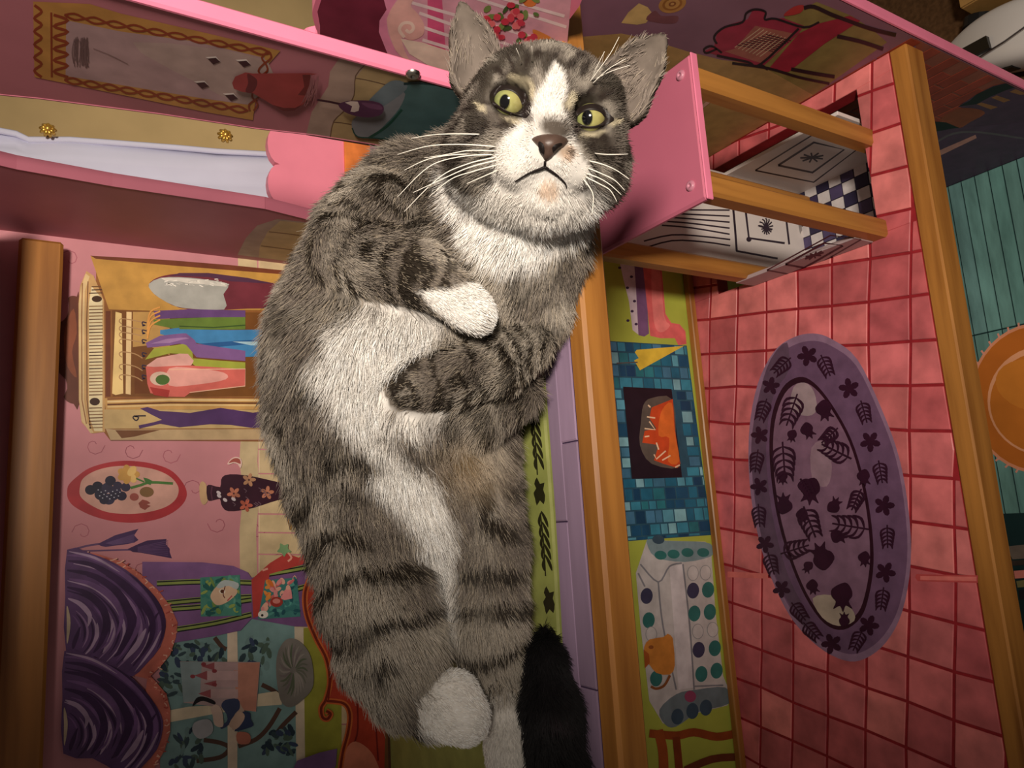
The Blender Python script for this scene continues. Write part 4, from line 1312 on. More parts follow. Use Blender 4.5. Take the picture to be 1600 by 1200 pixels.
for k, (x_, y_) in enumerate(((838, 692), (851, 850), (829, 540), (866, 1030))):
    f.up().line([(x_ - 6, y_ - 48), (x_ - 1, y_), (x_ + 2, y_ + 50)], 2, VINE, 4)
    for m in range(5):
        yy = y_ - 40 + m * 17
        xx = x_ - 5 + m * 1.6
        f.up().line(spline([(xx, yy - 12), (xx + 7, yy + 2), (xx + 11, yy + 14)], 4, False), 5, VINE, 0, True)
        f.up().line(spline([(xx, yy - 10), (xx - 3, yy + 4), (xx - 1, yy + 14)], 4, False), 4.4, VINE, 0, True)
f.build('painted_green_rug', PRINT, up_floor, HR)

# orange round rug on the bottom floor
f = Print(2, -9.4, 1, 0.006, 0.002)
cx, cy, rx, ry = 1625, 622, 110, 118
f.ell(cx, cy, rx, ry, (222, 146, 110), 0, 40)
f.up().ell(cx, cy, rx - 4, ry - 5, (190, 106, 40), 0, 40)
f.up().ell(cx + 8, cy + 4, rx - 20, ry - 32, (228, 160, 120), 0, 40)
f.up().ell(cx + 10, cy + 7, rx - 22, ry - 38, (196, 114, 42), 0, 40)
f.up().ell(cx - 10, cy - 20, 60, 40, (206, 126, 48), .2, 24)
f.up().ell(cx + 2, cy - 42, 26, 14, (230, 160, 80), .3, 20)
for k in range(40):
    a = 2 * PI * k / 40
    f.up().line([(cx + (rx - 3) * math.cos(a), cy + (ry - 3) * math.sin(a)), (cx + (rx + 5) * math.cos(a + .02), cy + (ry + 5) * math.sin(a + .02))], 3, (222, 150, 130))
    f.o -= f.step
f.up()
f.build('painted_round_rug', print_mat('orange_wash', 0.2, 12), bot, HR)
f = Print(2, -9.4, 1, 0.006, 0.002)
f.poly([(1572, 854), (1610, 850), (1614, 872), (1582, 874)], (104, 92, 84))
f.poly([(1580, 876), (1612, 874), (1612, 882), (1582, 884)], (56, 46, 42))
f.poly([(1584, 892), (1612, 890), (1612, 902), (1586, 904)], (214, 126, 116))
f.poly([(1588, 908), (1614, 904), (1614, 916), (1590, 918)], (120, 112, 74))
f.poly([(1592, 922), (1614, 920), (1614, 936), (1594, 937)], (34, 28, 36))
f.build('painted_shelf', PRINT, bot, HR)

# ------------------------------------------------------------------ white cloth and gold trim behind the doorway
YC = 2.4
edge_ = [(0, 196), (25, 200), (45, 209), (110, 209), (180, 214), (280, 222), (340, 228), (420, 233), (560, 236)]
top3 = [hit(a, b, 1, YC) for a, b in [(-160, 150), (-60, 172)] + edge_]
nz = len(top3)
cl = thing('white_cloth', 'pale white cloth hanging in soft folds behind the arched doorway', 'cloth', (top3[-1][0], YC, -10))
vs, fs, nc = [], [], 26
for i, p in enumerate(top3):
    for k in range(nc):
        xx = p[0] - 0.14 - 4.6 * k / (nc - 1)
        vs.append((xx, YC + 0.10 * math.sin(k * 1.35 + .25 * i) + 0.05 * math.sin(k * .6 + i), p[2]))
vb = len(vs)
for k in range(nc):
    p = top3[-1]
    vs.append((p[0] - 0.14 - 4.6 * k / (nc - 1), YC + 0.12 * math.sin(k * 1.35), -10))
for i in range(nz):
    for k in range(nc - 1):
        fs.append((i * nc + k, i * nc + k + 1, (i + 1) * nc + k + 1, (i + 1) * nc + k))
mcl = plain('white_cotton', (216, 216, 236), 0.8, 0.05, 14, 0.1)
oc = link_mesh('drape', vs, fs, mcl, cl, (top3[-1][0], YC, -10), None, True)
md = oc.modifiers.new('thickness', 'SOLIDIFY')
md.thickness = 0.05 * S
hem = MB()
hem.tube([(p[0] - 0.12, YC + 0.10 * math.sin(.25 * i) - .04, p[2]) for i, p in enumerate(top3)], 0.07, 8)
hem.build('hem', mcl, cl, (top3[-1][0], YC, -10), smooth=True)
GOLD = plain('gold_trim', (214, 168, 74), 0.3, 0.2, 60, 0.6, 0.2, 0.7)
for nm_, (a, b), r, lab in (('gold_rosette', (352, 212), 0.17, 'small gold rosette beside the white cloth hem, above the pink scallops'), ('gold_rosette', (75, 203), 0.15, 'small gold rosette on the upper curve of the white cloth hem')):
    p = hit(a, b, 1, YC - .2)
    t = thing(nm_, lab, 'ornament', p)
    mb = MB()
    for k in range(9):
        an = 2 * PI * k / 9
        mb.tube([p + np.array((0, 0.02, 0)), p + np.array((r * .55 * math.cos(an), -.06, r * .55 * math.sin(an))), p + np.array((r * math.cos(an), 0.03, r * math.sin(an)))], [.04, .06, .03], 6)
    mb.build('petals', GOLD, t, p, smooth=True)
    MB().tube([p + np.array((0, .25, 0)), p + np.array((0, -.02, 0)), p + np.array((0, -.1, 0)), p + np.array((0, -.13, 0))], [.05, .1, .08, .01], 8).build('button', GOLD, t, p, smooth=True)

# ------------------------------------------------------------------ white toy car and cardboard box on the room floor
zf = -10.0
WPL = plain('white_plastic', (226, 220, 216), 0.28, 0.02, 30, 0.5)
BPL = plain('black_plastic', (20, 18, 18), 0.35, 0.05, 30, 0.4)
def ground(px, py, h):
    return hit(px, py, 2, zf + h)


toy = thing('toy_car', 'white plastic toy car with black slots on the floor beside the dollhouse', 'toy car', (1.9, -6.8, zf))
tr = (1.9, -6.8, zf)
# hull: lofted sections along the car's length (towards the viewer)
secs = []
for y_, hw, h, lift in ((-3.6, .12, .55, .35), (-4.2, .5, .95, .3), (-5.0, .85, 1.45, .25), (-6.0, 1.0, 1.9, .25), (-7.0, 1.05, 2.05, .25), (-8.2, 1.05, 1.9, .25), (-9.4, .95, 1.5, .3), (-10.2, .5, .9, .4)):
    secs.append((y_, hw, h, lift))
vs, fs = [], []
npr = 16
for y_, hw, h, lf in secs:
    for k in range(npr):
        a = 2 * PI * k / npr
        ca, sa = math.cos(a), math.sin(a)
        ex = lambda v_: math.copysign(abs(v_) ** .55, v_)
        vs.append((1.95 + hw * ex(ca), y_, zf + lf + (h - lf) * (.5 + .5 * ex(sa))))
for i in range(len(secs) - 1):
    for k in range(npr):
        k2 = (k + 1) % npr
        fs.append((i * npr + k, (i + 1) * npr + k, (i + 1) * npr + k2, i * npr + k2))
fs.append(tuple(range(npr)))
fs.append(tuple((len(secs) - 1) * npr + k for k in range(npr))[::-1])
hull = link_mesh('body_shell', vs, fs, WPL, toy, tr, None, True)
sb = hull.modifiers.new('sub', 'SUBSURF')
sb.levels = sb.render_levels = 2
for y_ in (-5.0, -8.6):
    for x_ in (0.98, 2.92):
        MB().tube([(x_ - .2, y_, zf + .55), (x_ - .16, y_, zf + .55), (x_ + .16, y_, zf + .55), (x_ + .2, y_, zf + .55)], [.42, .55, .55, .42], 20).build('wheel', BPL, toy, tr)
# black slots let into the shell, side crease and light strip
MB().prism([(1.35, -5.3, zf + 1.72), (1.75, -5.15, zf + 1.74), (1.85, -6.0, zf + 2.02), (1.45, -6.15, zf + 2.0)], (0, 0, -.2)).build('slot', BPL, toy, tr)
toy.location = (3.45 * S, -6.6 * S, zf * S)
toy.rotation_euler[2] = -0.3
MB().prism([(0.90, -5.6, zf + 1.15), (0.90, -6.6, zf + 1.45), (0.90, -6.7, zf + 1.1), (0.90, -5.7, zf + .9)], (.2, 0, 0)).build('slot', BPL, toy, tr)
MB().tube([(1.2, -3.9, zf + .8), (1.15, -4.6, zf + 1.25), (1.2, -5.4, zf + 1.72), (1.5, -6.6, zf + 2.05), (1.9, -7.4, zf + 2.1)], .035, 6).build('edge_strip', METAL, toy, tr)
bx = thing('cardboard_box', 'plain tan cardboard box on the floor behind the white toy car', 'box', (6.5, -7, zf))
br = (6.5, -7, zf)
CARD = plain('cardboard', (176, 134, 78), 0.85, 0.08, 120, 0.05)
MB().box(5.3, 8.0, -9.2, -5.0, zf, zf + 1.4, .04).build('carton', CARD, bx, br)
MB().box(5.32, 7.98, -7.08, -5.02, zf + 1.4, zf + 1.46, .01).build('flap', CARD, bx, br)
MB().box(5.32, 7.98, -9.18, -7.12, zf + 1.4, zf + 1.46, .01).build('flap', CARD, bx, br)

# ------------------------------------------------------------------ the cat
FLOOR_Z = 10.108


def J(px, py, zc, rpx):
    return at(px, py, zc), rpx * zc / F


def on_floor(px, py, rpx):
    zc = 10.5
    for _ in range(20):
        c, r = J(px, py, zc, rpx)
        zc += ((c[2] - r * 0.9) - FLOOR_Z) / 0.62
    return c, r


CH = {}          # chain name -> list of (a, b, ra, rb, s0)


def chain(name, nodes):
    segs, s = [], 0.0
    for (a, ra), (b, rb) in zip(nodes[:-1], nodes[1:]):
        segs.append((a, b, ra, rb, s))
        s += float(np.linalg.norm(b - a))
    CH[name] = segs


chain('torso', [J(790, 400, 10.45, 88), J(742, 430, 10.65, 112), J(660, 480, 10.95, 165), J(613, 560, 11.05, 182), J(612, 640, 11.05, 178), J(632, 740, 11.1, 166), J(650, 810, 11.15, 128)])
chain('back', [J(715, 275, 10.7, 62), J(650, 330, 10.8, 98), J(615, 390, 10.9, 118), J(560, 480, 11.2, 110)])
chain('neck', [J(838, 260, 9.75, 104), J(805, 335, 10.3, 112), J(768, 400, 10.65, 100)])
chain('shoulder_low', [J(850, 400, 10.5, 62), J(815, 480, 10.7, 70), J(800, 540, 10.75, 52)])
chain('arm_upper', [J(598, 345, 10.25, 78), J(560, 400, 9.95, 70), J(592, 412, 9.65, 60), J(655, 428, 9.4, 50), J(700, 458, 9.3, 37), J(735, 485, 9.25, 33), J(746, 492, 9.22, 28)])
chain('arm_lower', [J(818, 535, 10.35, 46), J(765, 568, 10.0, 53), J(705, 586, 9.72, 51), J(655, 599, 9.55, 43), J(634, 606, 9.5, 34)])
chain('fold', [J(800, 612, 10.6, 38), J(735, 648, 10.25, 48), J(668, 682, 10.05, 46), J(636, 690, 10.15, 32)])
chain('leg_upper', [J(560, 765, 10.6, 98), J(575, 850, 10.3, 84), J(592, 930, 10.05, 84), J(612, 1005, 9.95, 80), J(638, 1066, 9.95, 60), J(668, 1100, 9.85, 40)])
chain('foot_upper', [J(672, 1100, 9.85, 40), J(705, 1104, 9.68, 50), J(726, 1124, 9.6, 38)])
chain('leg_lower', [J(738, 740, 10.8, 62), J(752, 850, 10.6, 64), J(756, 960, 10.45, 60), J(768, 1030, 10.6, 46), J(785, 1078, 10.5, 33)])
chain('foot_lower', [J(787, 1085, 10.48, 33), J(795, 1160, 10.3, 36), J(803, 1240, 10.15, 40), J(806, 1275, 10.1, 32)])
chain('groin', [J(640, 690, 11.0, 110), J(668, 800, 11.0, 70), J(694, 900, 10.85, 42), J(702, 985, 10.75, 30)])
chain('tail', [on_floor(850, 988, 9), on_floor(852, 1030, 28), on_floor(862, 1110, 42), on_floor(872, 1210, 44), on_floor(880, 1330, 46)])
# head
chain('skull', [J(851, 188, 9.20, 104), J(846, 208, 9.26, 112)])
chain('cheek_left', [J(800, 205, 9.08, 84), J(768, 240, 9.18, 72)])
chain('cheek_right', [J(893, 210, 9.08, 80), J(915, 255, 9.16, 66)])
chain('jowl', [J(800, 275, 9.13, 66), J(850, 290, 9.03, 64), J(890, 285, 9.08, 56)])
chain('brow_left', [J(815, 118, 8.88, 40), J(788, 126, 8.93, 36)])
chain('brow_right', [J(905, 132, 8.88, 38), J(935, 150, 8.93, 34)])
chain('bridge', [J(862, 115, 8.78, 44), J(862, 165, 8.56, 33), J(861, 200, 8.36, 27), J(859, 222, 8.28, 23)])
chain('pad_left', [J(838, 246, 8.44, 32), J(812, 256, 8.56, 38)])
chain('pad_right', [J(873, 250, 8.44, 28), J(897, 262, 8.56, 34)])
chain('chin', [J(853, 285, 8.58, 27), J(850, 300, 8.70, 34)])
EARS = {
    'ear_left': ([J(750, 114, 9.20, 50), J(736, 60, 9.16, 33), J(723, 14, 9.13, 12)], (0.0, 0.0)),
    'ear_right': ([J(966, 148, 9.24, 55), J(1001, 102, 9.18, 38), J(1031, 66, 9.13, 14)], (0.0, 0.0)),
}
for nm_, (nodes, _) in EARS.items():
    chain(nm_, nodes)
K_BLEND = dict(torso=.3, back=.3, neck=.35, shoulder_low=.2, arm_upper=.05, arm_lower=.04, fold=.06, leg_upper=.1, foot_upper=.05, leg_lower=.07, foot_lower=.05,
               groin=.25, tail=.03, skull=.25, cheek_left=.3, cheek_right=.3, jowl=.3, brow_left=.2, brow_right=.2, bridge=.22, pad_left=.12, pad_right=.12, chin=.10, ear_left=.12, ear_right=.12)
VOX = 0.052
allp = np.array([p for segs in CH.values() for s_ in segs for p in (s_[0] - max(s_[2], s_[3]), s_[1] - max(s_[2], s_[3]), s_[0] + max(s_[2], s_[3]), s_[1] + max(s_[2], s_[3]))])
G0 = allp.min(0) - 0.25
G1 = allp.max(0) + 0.25
DIM = np.ceil((G1 - G0) / VOX).astype(int) + 1
FIELD = np.full(DIM, 0.9, np.float32)


def seg_d(p, a, b, ra, rb):
    ab = (b - a).astype(np.float32)
    L2 = float(ab @ ab)
    t = np.clip(((p - a.astype(np.float32)) @ ab) / L2, 0, 1)
    d = np.linalg.norm(p - (a.astype(np.float32) + t[..., None] * ab), axis=-1)
    return d - (ra + t * (rb - ra)), t


def smin(a, b, k):
    h = np.clip(0.5 + 0.5 * (b - a) / k, 0, 1)
    return b * (1 - h) + a * h - k * h * (1 - h)


for nm_, segs in CH.items():
    lo = np.min([np.minimum(s_[0] - s_[2], s_[1] - s_[3]) for s_ in segs], 0) - .75
    hi = np.max([np.maximum(s_[0] + s_[2], s_[1] + s_[3]) for s_ in segs], 0) + .75
    i0 = np.maximum(((lo - G0) / VOX).astype(int), 0)
    i1 = np.minimum(((hi - G0) / VOX).astype(int) + 2, DIM)
    ax_ = [np.arange(i0[k], i1[k], dtype=np.float32) * VOX + np.float32(G0[k]) for k in range(3)]
    pts = np.stack(np.meshgrid(*ax_, indexing='ij'), -1)
    d = None
    for a, b, ra, rb, _ in segs:
        dd, _t = seg_d(pts, a, b, ra, rb)
        d = dd if d is None else smin(d, dd, 0.12)
    if nm_.startswith('ear'):
        # hollow the front of the ear: a cup open towards the face side
        cut = None
        for a, b, ra, rb, _ in segs:
            off = -FW * 0.20
            dd, _t = seg_d(pts, a + off * (ra / .38), b + off * (rb / .38 + .2), ra * .86, rb * .80)
            cut = dd if cut is None else np.minimum(cut, dd)
        # flatten the back of the ear
        ctr = segs[0][0] + FW * 0.10
        d = np.maximum(d, (pts - ctr.astype(np.float32)) @ FW.astype(np.float32) - 0.16)
        d = -smin(-d, cut, 0.05)
    sub = FIELD[i0[0]:i1[0], i0[1]:i1[1], i0[2]:i1[2]]
    sub[...] = smin(sub, d, K_BLEND[nm_])
# eye sockets
EYES = {'left': J(796, 159, 8.70, 24.5), 'right': J(922, 185.5, 8.70, 23.2)}
for c, r in EYES.values():
    i0 = np.maximum(((c - .8 - G0) / VOX).astype(int), 0)
    i1 = np.minimum(((c + .8 - G0) / VOX).astype(int) + 2, DIM)
    ax_ = [np.arange(i0[k], i1[k], dtype=np.float32) * VOX + np.float32(G0[k]) for k in range(3)]
    pts = np.stack(np.meshgrid(*ax_, indexing='ij'), -1)
    d1 = np.linalg.norm(pts - (c - FW * .20).astype(np.float32), axis=-1) - r * 1.28
    sub = FIELD[i0[0]:i1[0], i0[1]:i1[1], i0[2]:i1[2]]
    sub[...] = -smin(-sub, d1, 0.12)
# the side she lies on is pressed flat by the floor
zz = (np.arange(DIM[2]) * VOX + G0[2]).astype(np.float32)
yy = (np.arange(DIM[1]) * VOX + G0[1]).astype(np.float32)
fl_ = np.where(yy[:, None] > -7.75, FLOOR_Z - zz[None, :], -1.0).astype(np.float32)
FIELD = np.maximum(FIELD, fl_[None])
FIELD = FIELD.astype(np.float32)
GRAD = np.gradient(FIELD, VOX)


def tri(V_, p):
    q = (np.asarray(p) - G0) / VOX
    q = np.clip(q, 0, np.array(DIM) - 1.001)
    i = q.astype(int)
    f = q - i
    out = 0
    for dx in (0, 1):
        for dy in (0, 1):
            for dz in (0, 1):
                w = (f[..., 0] if dx else 1 - f[..., 0]) * (f[..., 1] if dy else 1 - f[..., 1]) * (f[..., 2] if dz else 1 - f[..., 2])
                out = out + w * V_[i[..., 0] + dx, i[..., 1] + dy, i[..., 2] + dz]
    return out


def normals(p):
    n = np.stack([tri(g, p) for g in GRAD], -1)
    return n / (np.linalg.norm(n, axis=-1, keepdims=True) + 1e-9)


def surface_nets(Fd):
    ins = Fd < 0
    n0, n1, n2 = Fd.shape
    cnt = np.zeros((n0 - 1, n1 - 1, n2 - 1), np.int8)
    for a in (0, 1):
        for b in (0, 1):
            for c in (0, 1):
                cnt += ins[a:n0 - 1 + a, b:n1 - 1 + b, c:n2 - 1 + c]
    act = (cnt > 0) & (cnt < 8)
    cells = np.argwhere(act)
    idx = np.full(act.shape, -1, np.int64)
    idx[act] = np.arange(len(cells))
    acc = np.zeros((len(cells), 3))
    num = np.zeros(len(cells))
    co = [(a, b, c) for a in (0, 1) for b in (0, 1) for c in (0, 1)]
    val = {o_: Fd[cells[:, 0] + o_[0], cells[:, 1] + o_[1], cells[:, 2] + o_[2]] for o_ in co}
    for o1 in co:
        for ax in range(3):
            if o1[ax] == 0:
                o2 = list(o1)
                o2[ax] = 1
                o2 = tuple(o2)
                a, b = val[o1], val[o2]
                m = (a < 0) != (b < 0)
                t = np.where(m, a / np.where(m, a - b, 1), 0)
                p = np.array(o1, float)[None].repeat(len(cells), 0)
                p[:, ax] += t
                acc += np.where(m[:, None], p, 0)
                num += m
    v = (cells + acc / num[:, None]) * VOX + G0
    faces = []
    for ax in range(3):
        u, w = (ax + 1) % 3, (ax + 2) % 3
        sl0 = [slice(None)] * 3
        sl1 = [slice(None)] * 3
        sl0[ax] = slice(0, -1)
        sl1[ax] = slice(1, None)
        e = ins[tuple(sl0)] != ins[tuple(sl1)]
        fwd = ins[tuple(sl0)] & e
        E = np.argwhere(e)
        ok = (E[:, u] > 0) & (E[:, w] > 0) & (E[:, u] < Fd.shape[u] - 1) & (E[:, w] < Fd.shape[w] - 1)
        E = E[ok]

        def cell(du, dw):
            c = E.copy()
            c[:, u] += du
            c[:, w] += dw
            return idx[c[:, 0], c[:, 1], c[:, 2]]
        q = np.stack([cell(-1, -1), cell(0, -1), cell(0, 0), cell(-1, 0)], 1)
        fl2 = fwd[E[:, 0], E[:, 1], E[:, 2]]
        q[~fl2] = q[~fl2][:, ::-1]
        faces.append(q)
    return v, np.concatenate(faces)


SV, SF = surface_nets(FIELD)
for _ in range(2):
    SV = SV - normals(SV) * np.clip(tri(FIELD, SV), -.05, .05)[:, None]


def march(px, py, z0=7.6, z1=13.0):
    """where the sight line through a pixel of the photo meets the cat's skin"""
    zc = z0
    for _ in range(300):
        p = at(px, py, zc)
        if np.any(p < G0) or np.any(p > G1):
            zc += .05
            continue
        d = float(tri(FIELD, p[None])[0])
        if d < .004:
            return p
        zc += max(.008, min(.1, d * .6))
        if zc > z1:
            return None
    return p


# ---- noise for the coat
LAT = rng.random((32, 32, 32)).astype(np.float32)


def vnoise(p, s):
    q = np.asarray(p) * s + 100.0
    i = np.floor(q).astype(int)
    f = q - i
    f = f * f * (3 - 2 * f)
    out = 0
    for dx in (0, 1):
        for dy in (0, 1):
            for dz in (0, 1):
                w = (f[:, 0] if dx else 1 - f[:, 0]) * (f[:, 1] if dy else 1 - f[:, 1]) * (f[:, 2] if dz else 1 - f[:, 2])
                out = out + w * LAT[(i[:, 0] + dx) % 32, (i[:, 1] + dy) % 32, (i[:, 2] + dz) % 32]
    return out


NAMES = list(CH)


def body_coords(p):
    """nearest limb, arc length along it and hair direction for every point"""
    best = np.full(len(p), 1e9)
    ch = np.zeros(len(p), int)
    ss = np.zeros(len(p))
    tan = np.zeros((len(p), 3))
    for ci, nm_ in enumerate(NAMES):
        for a, b, ra, rb, s0 in CH[nm_]:
            d, t = seg_d(p.astype(np.float32), a, b, ra, rb)
            L_ = np.linalg.norm(b - a)
            w = np.exp(-np.maximum(d + .06, 0) / 0.07)
            tan += w[:, None] * ((b - a) / L_)
            m = d < best
            best = np.where(m, d, best)
            ch = np.where(m, ci, ch)
            ss = np.where(m, s0 + t * L_, ss)
    return ch, ss, tan


def sd_poly(x, y, poly):
    """signed pixel distance to a polygon (negative inside)"""
    P_ = np.asarray(poly, float)
    n = len(P_)
    d = np.full(len(x), 1e9)
    ins = np.zeros(len(x), bool)
    for i in range(n):
        a, b = P_[i], P_[(i + 1) % n]
        e = b - a
        t = np.clip(((x - a[0]) * e[0] + (y - a[1]) * e[1]) / (e @ e + 1e-9), 0, 1)
        d = np.minimum(d, np.hypot(x - a[0] - t * e[0], y - a[1] - t * e[1]))
        c = ((a[1] > y) != (b[1] > y)) & (x < (b[0] - a[0]) * (y - a[1]) / (b[1] - a[1] + 1e-12) + a[0])
        ins ^= c
    return np.where(ins, -d, d)


BIB = [(690, 262), (694, 300), (712, 345), (735, 385), (760, 412), (790, 420), (830, 408), (862, 392), (890, 368), (925, 342), (938, 322), (930, 300), (905, 318), (880, 325), (800, 325), (745, 308)]
MUZZ = [(868, 104), (852, 120), (838, 152), (826, 180), (800, 204), (776, 228), (766, 256), (772, 280), (752, 300), (760, 326), (800, 345), (900, 340), (918, 312), (926, 285), (920, 262), (908, 238), (894, 212), (884, 190), (878, 170), (884, 140), (880, 118)]
BELLY = [(545, 486), (600, 476), (655, 494), (690, 505), (676, 545), (645, 575), (612, 598), (615, 640), (660, 648), (705, 640), (650, 668), (590, 662), (560, 668), (528, 644), (505, 604), (488, 566), (512, 532)]
STRIP = [(545, 655), (600, 668), (636, 706), (670, 735), (692, 770), (700, 840), (714, 920), (712, 990), (698, 985), (676, 900), (650, 830), (610, 775), (578, 735), (596, 712), (572, 690)]
PAW = [(648, 455), (700, 452), (742, 436), (790, 440), (800, 520), (752, 528), (716, 512), (684, 492)]
FOOTU = [(646, 1092), (672, 1075), (690, 1040), (790, 1040), (790, 1180), (690, 1180), (648, 1135)]


def coat(p, ch, ss, px, py, zc):
    """colour of the fur for points on the body"""
    n = len(p)
    nm = np.array(NAMES)[ch]
    n1, n2, n3 = vnoise(p, 2.2), vnoise(p, 6.0), vnoise(p, 14.0)
    dark = np.array((0.030, 0.023, 0.017))
    mid = np.array((0.165, 0.138, 0.116))
    pale = np.array((0.40, 0.355, 0.30))
    white = np.array((0.80, 0.76, 0.71))
    limb = np.isin(nm, ['arm_upper', 'arm_lower', 'leg_upper', 'leg_lower'])
    base = mid + (pale - mid) * np.clip((n1 - .45) * 2.4 + (n3 - .5) * .5 + .35 * limb, 0, 1)[:, None]
    per = np.select([np.isin(nm, ['arm_upper', 'arm_lower']), np.isin(nm, ['leg_upper', 'leg_lower']), np.isin(nm, ['torso', 'back', 'fold', 'neck', 'shoulder_low'])], [.23, .56, .34], .34)
    st = np.sin(2 * PI * (ss + .34 * (n1 - .5) + .12 * (n2 - .5)) / per)
    # broken mackerel bars: cut the stripes up with noise
    amp = np.clip(.35 + 1.5 * (vnoise(p + 7.3, 3.1) - .35), 0, 1)
    amp = np.where(np.isin(nm, ['arm_upper', 'arm_lower', 'leg_upper', 'leg_lower']), np.clip(amp + .55, 0, 1), np.clip(amp * 1.05, 0, 1))
    k = np.clip(st * 2.4 - .2 + (n3 - .5) * .5, 0, 1) * amp
    col = base * (1 - k[:, None]) + dark * k[:, None]
    # warm grey brown along the inside of the thighs and flank fold
    tanm = np.clip(1 - np.abs(px - 730) / 70, 0, 1) * np.clip(1 - np.abs(py - 720) / 60, 0, 1) * (zc < 11.2)
    col = col * (1 - .6 * tanm[:, None]) + np.array((.36, .24, .12)) * (.6 * tanm[:, None])
    # face pattern
    head = np.isin(nm, ['skull', 'cheek_left', 'cheek_right', 'jowl', 'brow_left', 'brow_right', 'bridge', 'pad_left', 'pad_right', 'chin'])
    kf = np.clip((vnoise(p, 5.6) - .47) * 6, 0, 1) * .85
    fb = (mid * .8 + (pale * .85 - mid * .8) * np.clip((n2 - .35) * 1.8, 0, 1)[:, None])
    fcol = fb * (1 - kf[:, None]) + dark * kf[:, None]
    col = np.where(head[:, None], fcol, col)

    def blend(mask, c):
        nonlocal col
        col = col * (1 - mask[:, None]) + np.array(c) * mask[:, None]

    def spot(x, y, rx, ry, c, a=1.0, rot=0.0, only=None, soft=.42):
        cr_, sr_ = math.cos(rot), math.sin(rot)
        u = ((px - x) * cr_ + (py - y) * sr_) / rx
        v_ = (-(px - x) * sr_ + (py - y) * cr_) / ry
        m = np.clip((1 - np.hypot(u, v_)) / soft, 0, 1) * a * (head if only is None else only)
        blend(m * (zc < 10.4), c)
    dk = (0.030, 0.022, 0.018)
    # forehead bars
    for x, y, rx, ry, ro in ((823, 96, 5, 17, .15), (800, 100, 4, 14, -.3), (840, 84, 8, 9, 0), (893, 103, 9, 12, .2), (912, 112, 6, 14, .5), (925, 138, 6, 16, .7), (905, 90, 9, 8, .3), (866, 88, 6, 8, 0), (780, 112, 6, 14, -.9), (945, 150, 6, 16, .9)):
        spot(x, y, rx * 1.15, ry * 1.15, dk, .95, ro)
    for x, y, rx, ry, ro in ((760, 205, 6, 17, .2), (742, 215, 6, 14, .3), (790, 195, 16, 6, -.2), (722, 190, 20, 4, -1.0), (705, 215, 26, 4, -1.1), (744, 168, 26, 4, -.35), (735, 265, 5, 12, .9), (716, 246, 5, 12, .9), (938, 215, 22, 8, .3), (950, 235, 12, 12, 0), (925, 228, 10, 8, 0), (962, 260, 6, 22, .3), (975, 228, 5, 24, .1)):
        spot(x, y, rx * 1.2, ry * 1.15, dk, .9, ro)
    # pale goggles
    for x, y, rx, ry, ro in ((826, 140, 13, 24, -.35), (812, 126, 22, 9, .35), (893, 160, 11, 17, .4), (800, 186, 26, 7, .45), (925, 208, 26, 6, -.15), (752, 168, 14, 5, .7), (958, 192, 14, 6, -.2)):
        spot(x, y, rx, ry, (.60, .52, .36), .85, ro)
    wob = (n2 - .5) * 14 + (n3 - .5) * 9

    def patch(poly, soft, mask, c=white, w=1.0):
        d = sd_poly(px, py, poly) + wob * w
        blend(np.clip(.5 - d / soft, 0, 1) * mask, c)
    bodyw = ~np.isin(nm, ['arm_upper', 'arm_lower', 'fold', 'tail', 'foot_upper', 'leg_upper', 'leg_lower'])
    bright = np.array((.92, .88, .83))
    patch(BIB, 14, (~np.isin(nm, ['arm_upper', 'tail'])) & (zc < 10.9), bright)
    patch(MUZZ, 7, head & (zc < 10.3), white, .45)
    patch(BELLY, 22, bodyw & (zc < 11.3), bright)
    patch(STRIP, 20, (~np.isin(nm, ['tail', 'fold'])) & (zc < 11.5), bright, .8)
    patch(PAW, 6, nm == 'arm_upper', bright, .3)
    patch(FOOTU, 8, np.isin(nm, ['leg_upper', 'foot_upper']), white, .4)
    blend(np.where(nm == 'foot_upper', 1.0, 0), bright)
    blend(np.clip((ss - .02) / .2, 0, 1) * (nm == 'foot_lower'), white)
    blend(np.clip((py - 1072) / 16, 0, 1) * (nm == 'leg_lower'), white)
    blend((nm == 'tail') * 1.0, (0.010, 0.009, 0.010))
    blend((nm == 'tail') * np.clip(1 - np.abs(py - 1125) / 14, 0, 1) * np.clip(1 - np.abs(px - 870) / 30, 0, 1) * .5, (.06, .04, .05))
    # nose top smudge, ginger spot on the pad, peach chin
    spot(868, 201, 31, 20, (.085, .066, .052), .97, .3, None, .4)
    spot(886, 238, 17, 16, (.46, .30, .19), .8, .3)
    spot(891, 237, 7, 9, (.07, .05, .04), .85)
    spot(857, 296, 19, 20, (.62, .44, .31), .75)
    spot(893, 160, 6, 16, (.55, .5, .38), .5)
    spot(697, 258, 6, 52, dk, .8, .12, nm == 'neck')
    # eye liner
    for x, y, rx, ry, ro in ((797, 155, 38, 33, .5), (922, 182, 36, 27, .25)):
        spot(x, y, rx, ry, (.022, .017, .014), 1.0, ro, None, .22)
    spot(826, 184, 9, 14, (.10, .08, .07), .8, -.5)
    spot(897, 202, 8, 12, (.06, .045, .04), .8, .2)
    # ears: thin dark rim, pale hair inside
    for en in ('ear_left', 'ear_right'):
        m = nm == en
        cd = np.full(len(p), 9.0)
        for a, b, ra, rb, _ in CH[en]:
            dd, _t = seg_d(p.astype(np.float32), a - FW * .20 * (ra / .38), b - FW * .20 * (rb / .38 + .2), ra * .86, rb * .80)
            cd = np.minimum(cd, dd)
        cup = np.clip((.05 - cd) / .04, 0, 1) * m
        e = np.array((.20, .165, .14))
        blend(m * .9, np.array((.085, .066, .052)))
        blend(cup * np.clip(1.25 - ss / 1.0, .25, 1) * .9, np.array((.25, .205, .175)))
    return np.clip(col, 0.004, 1)


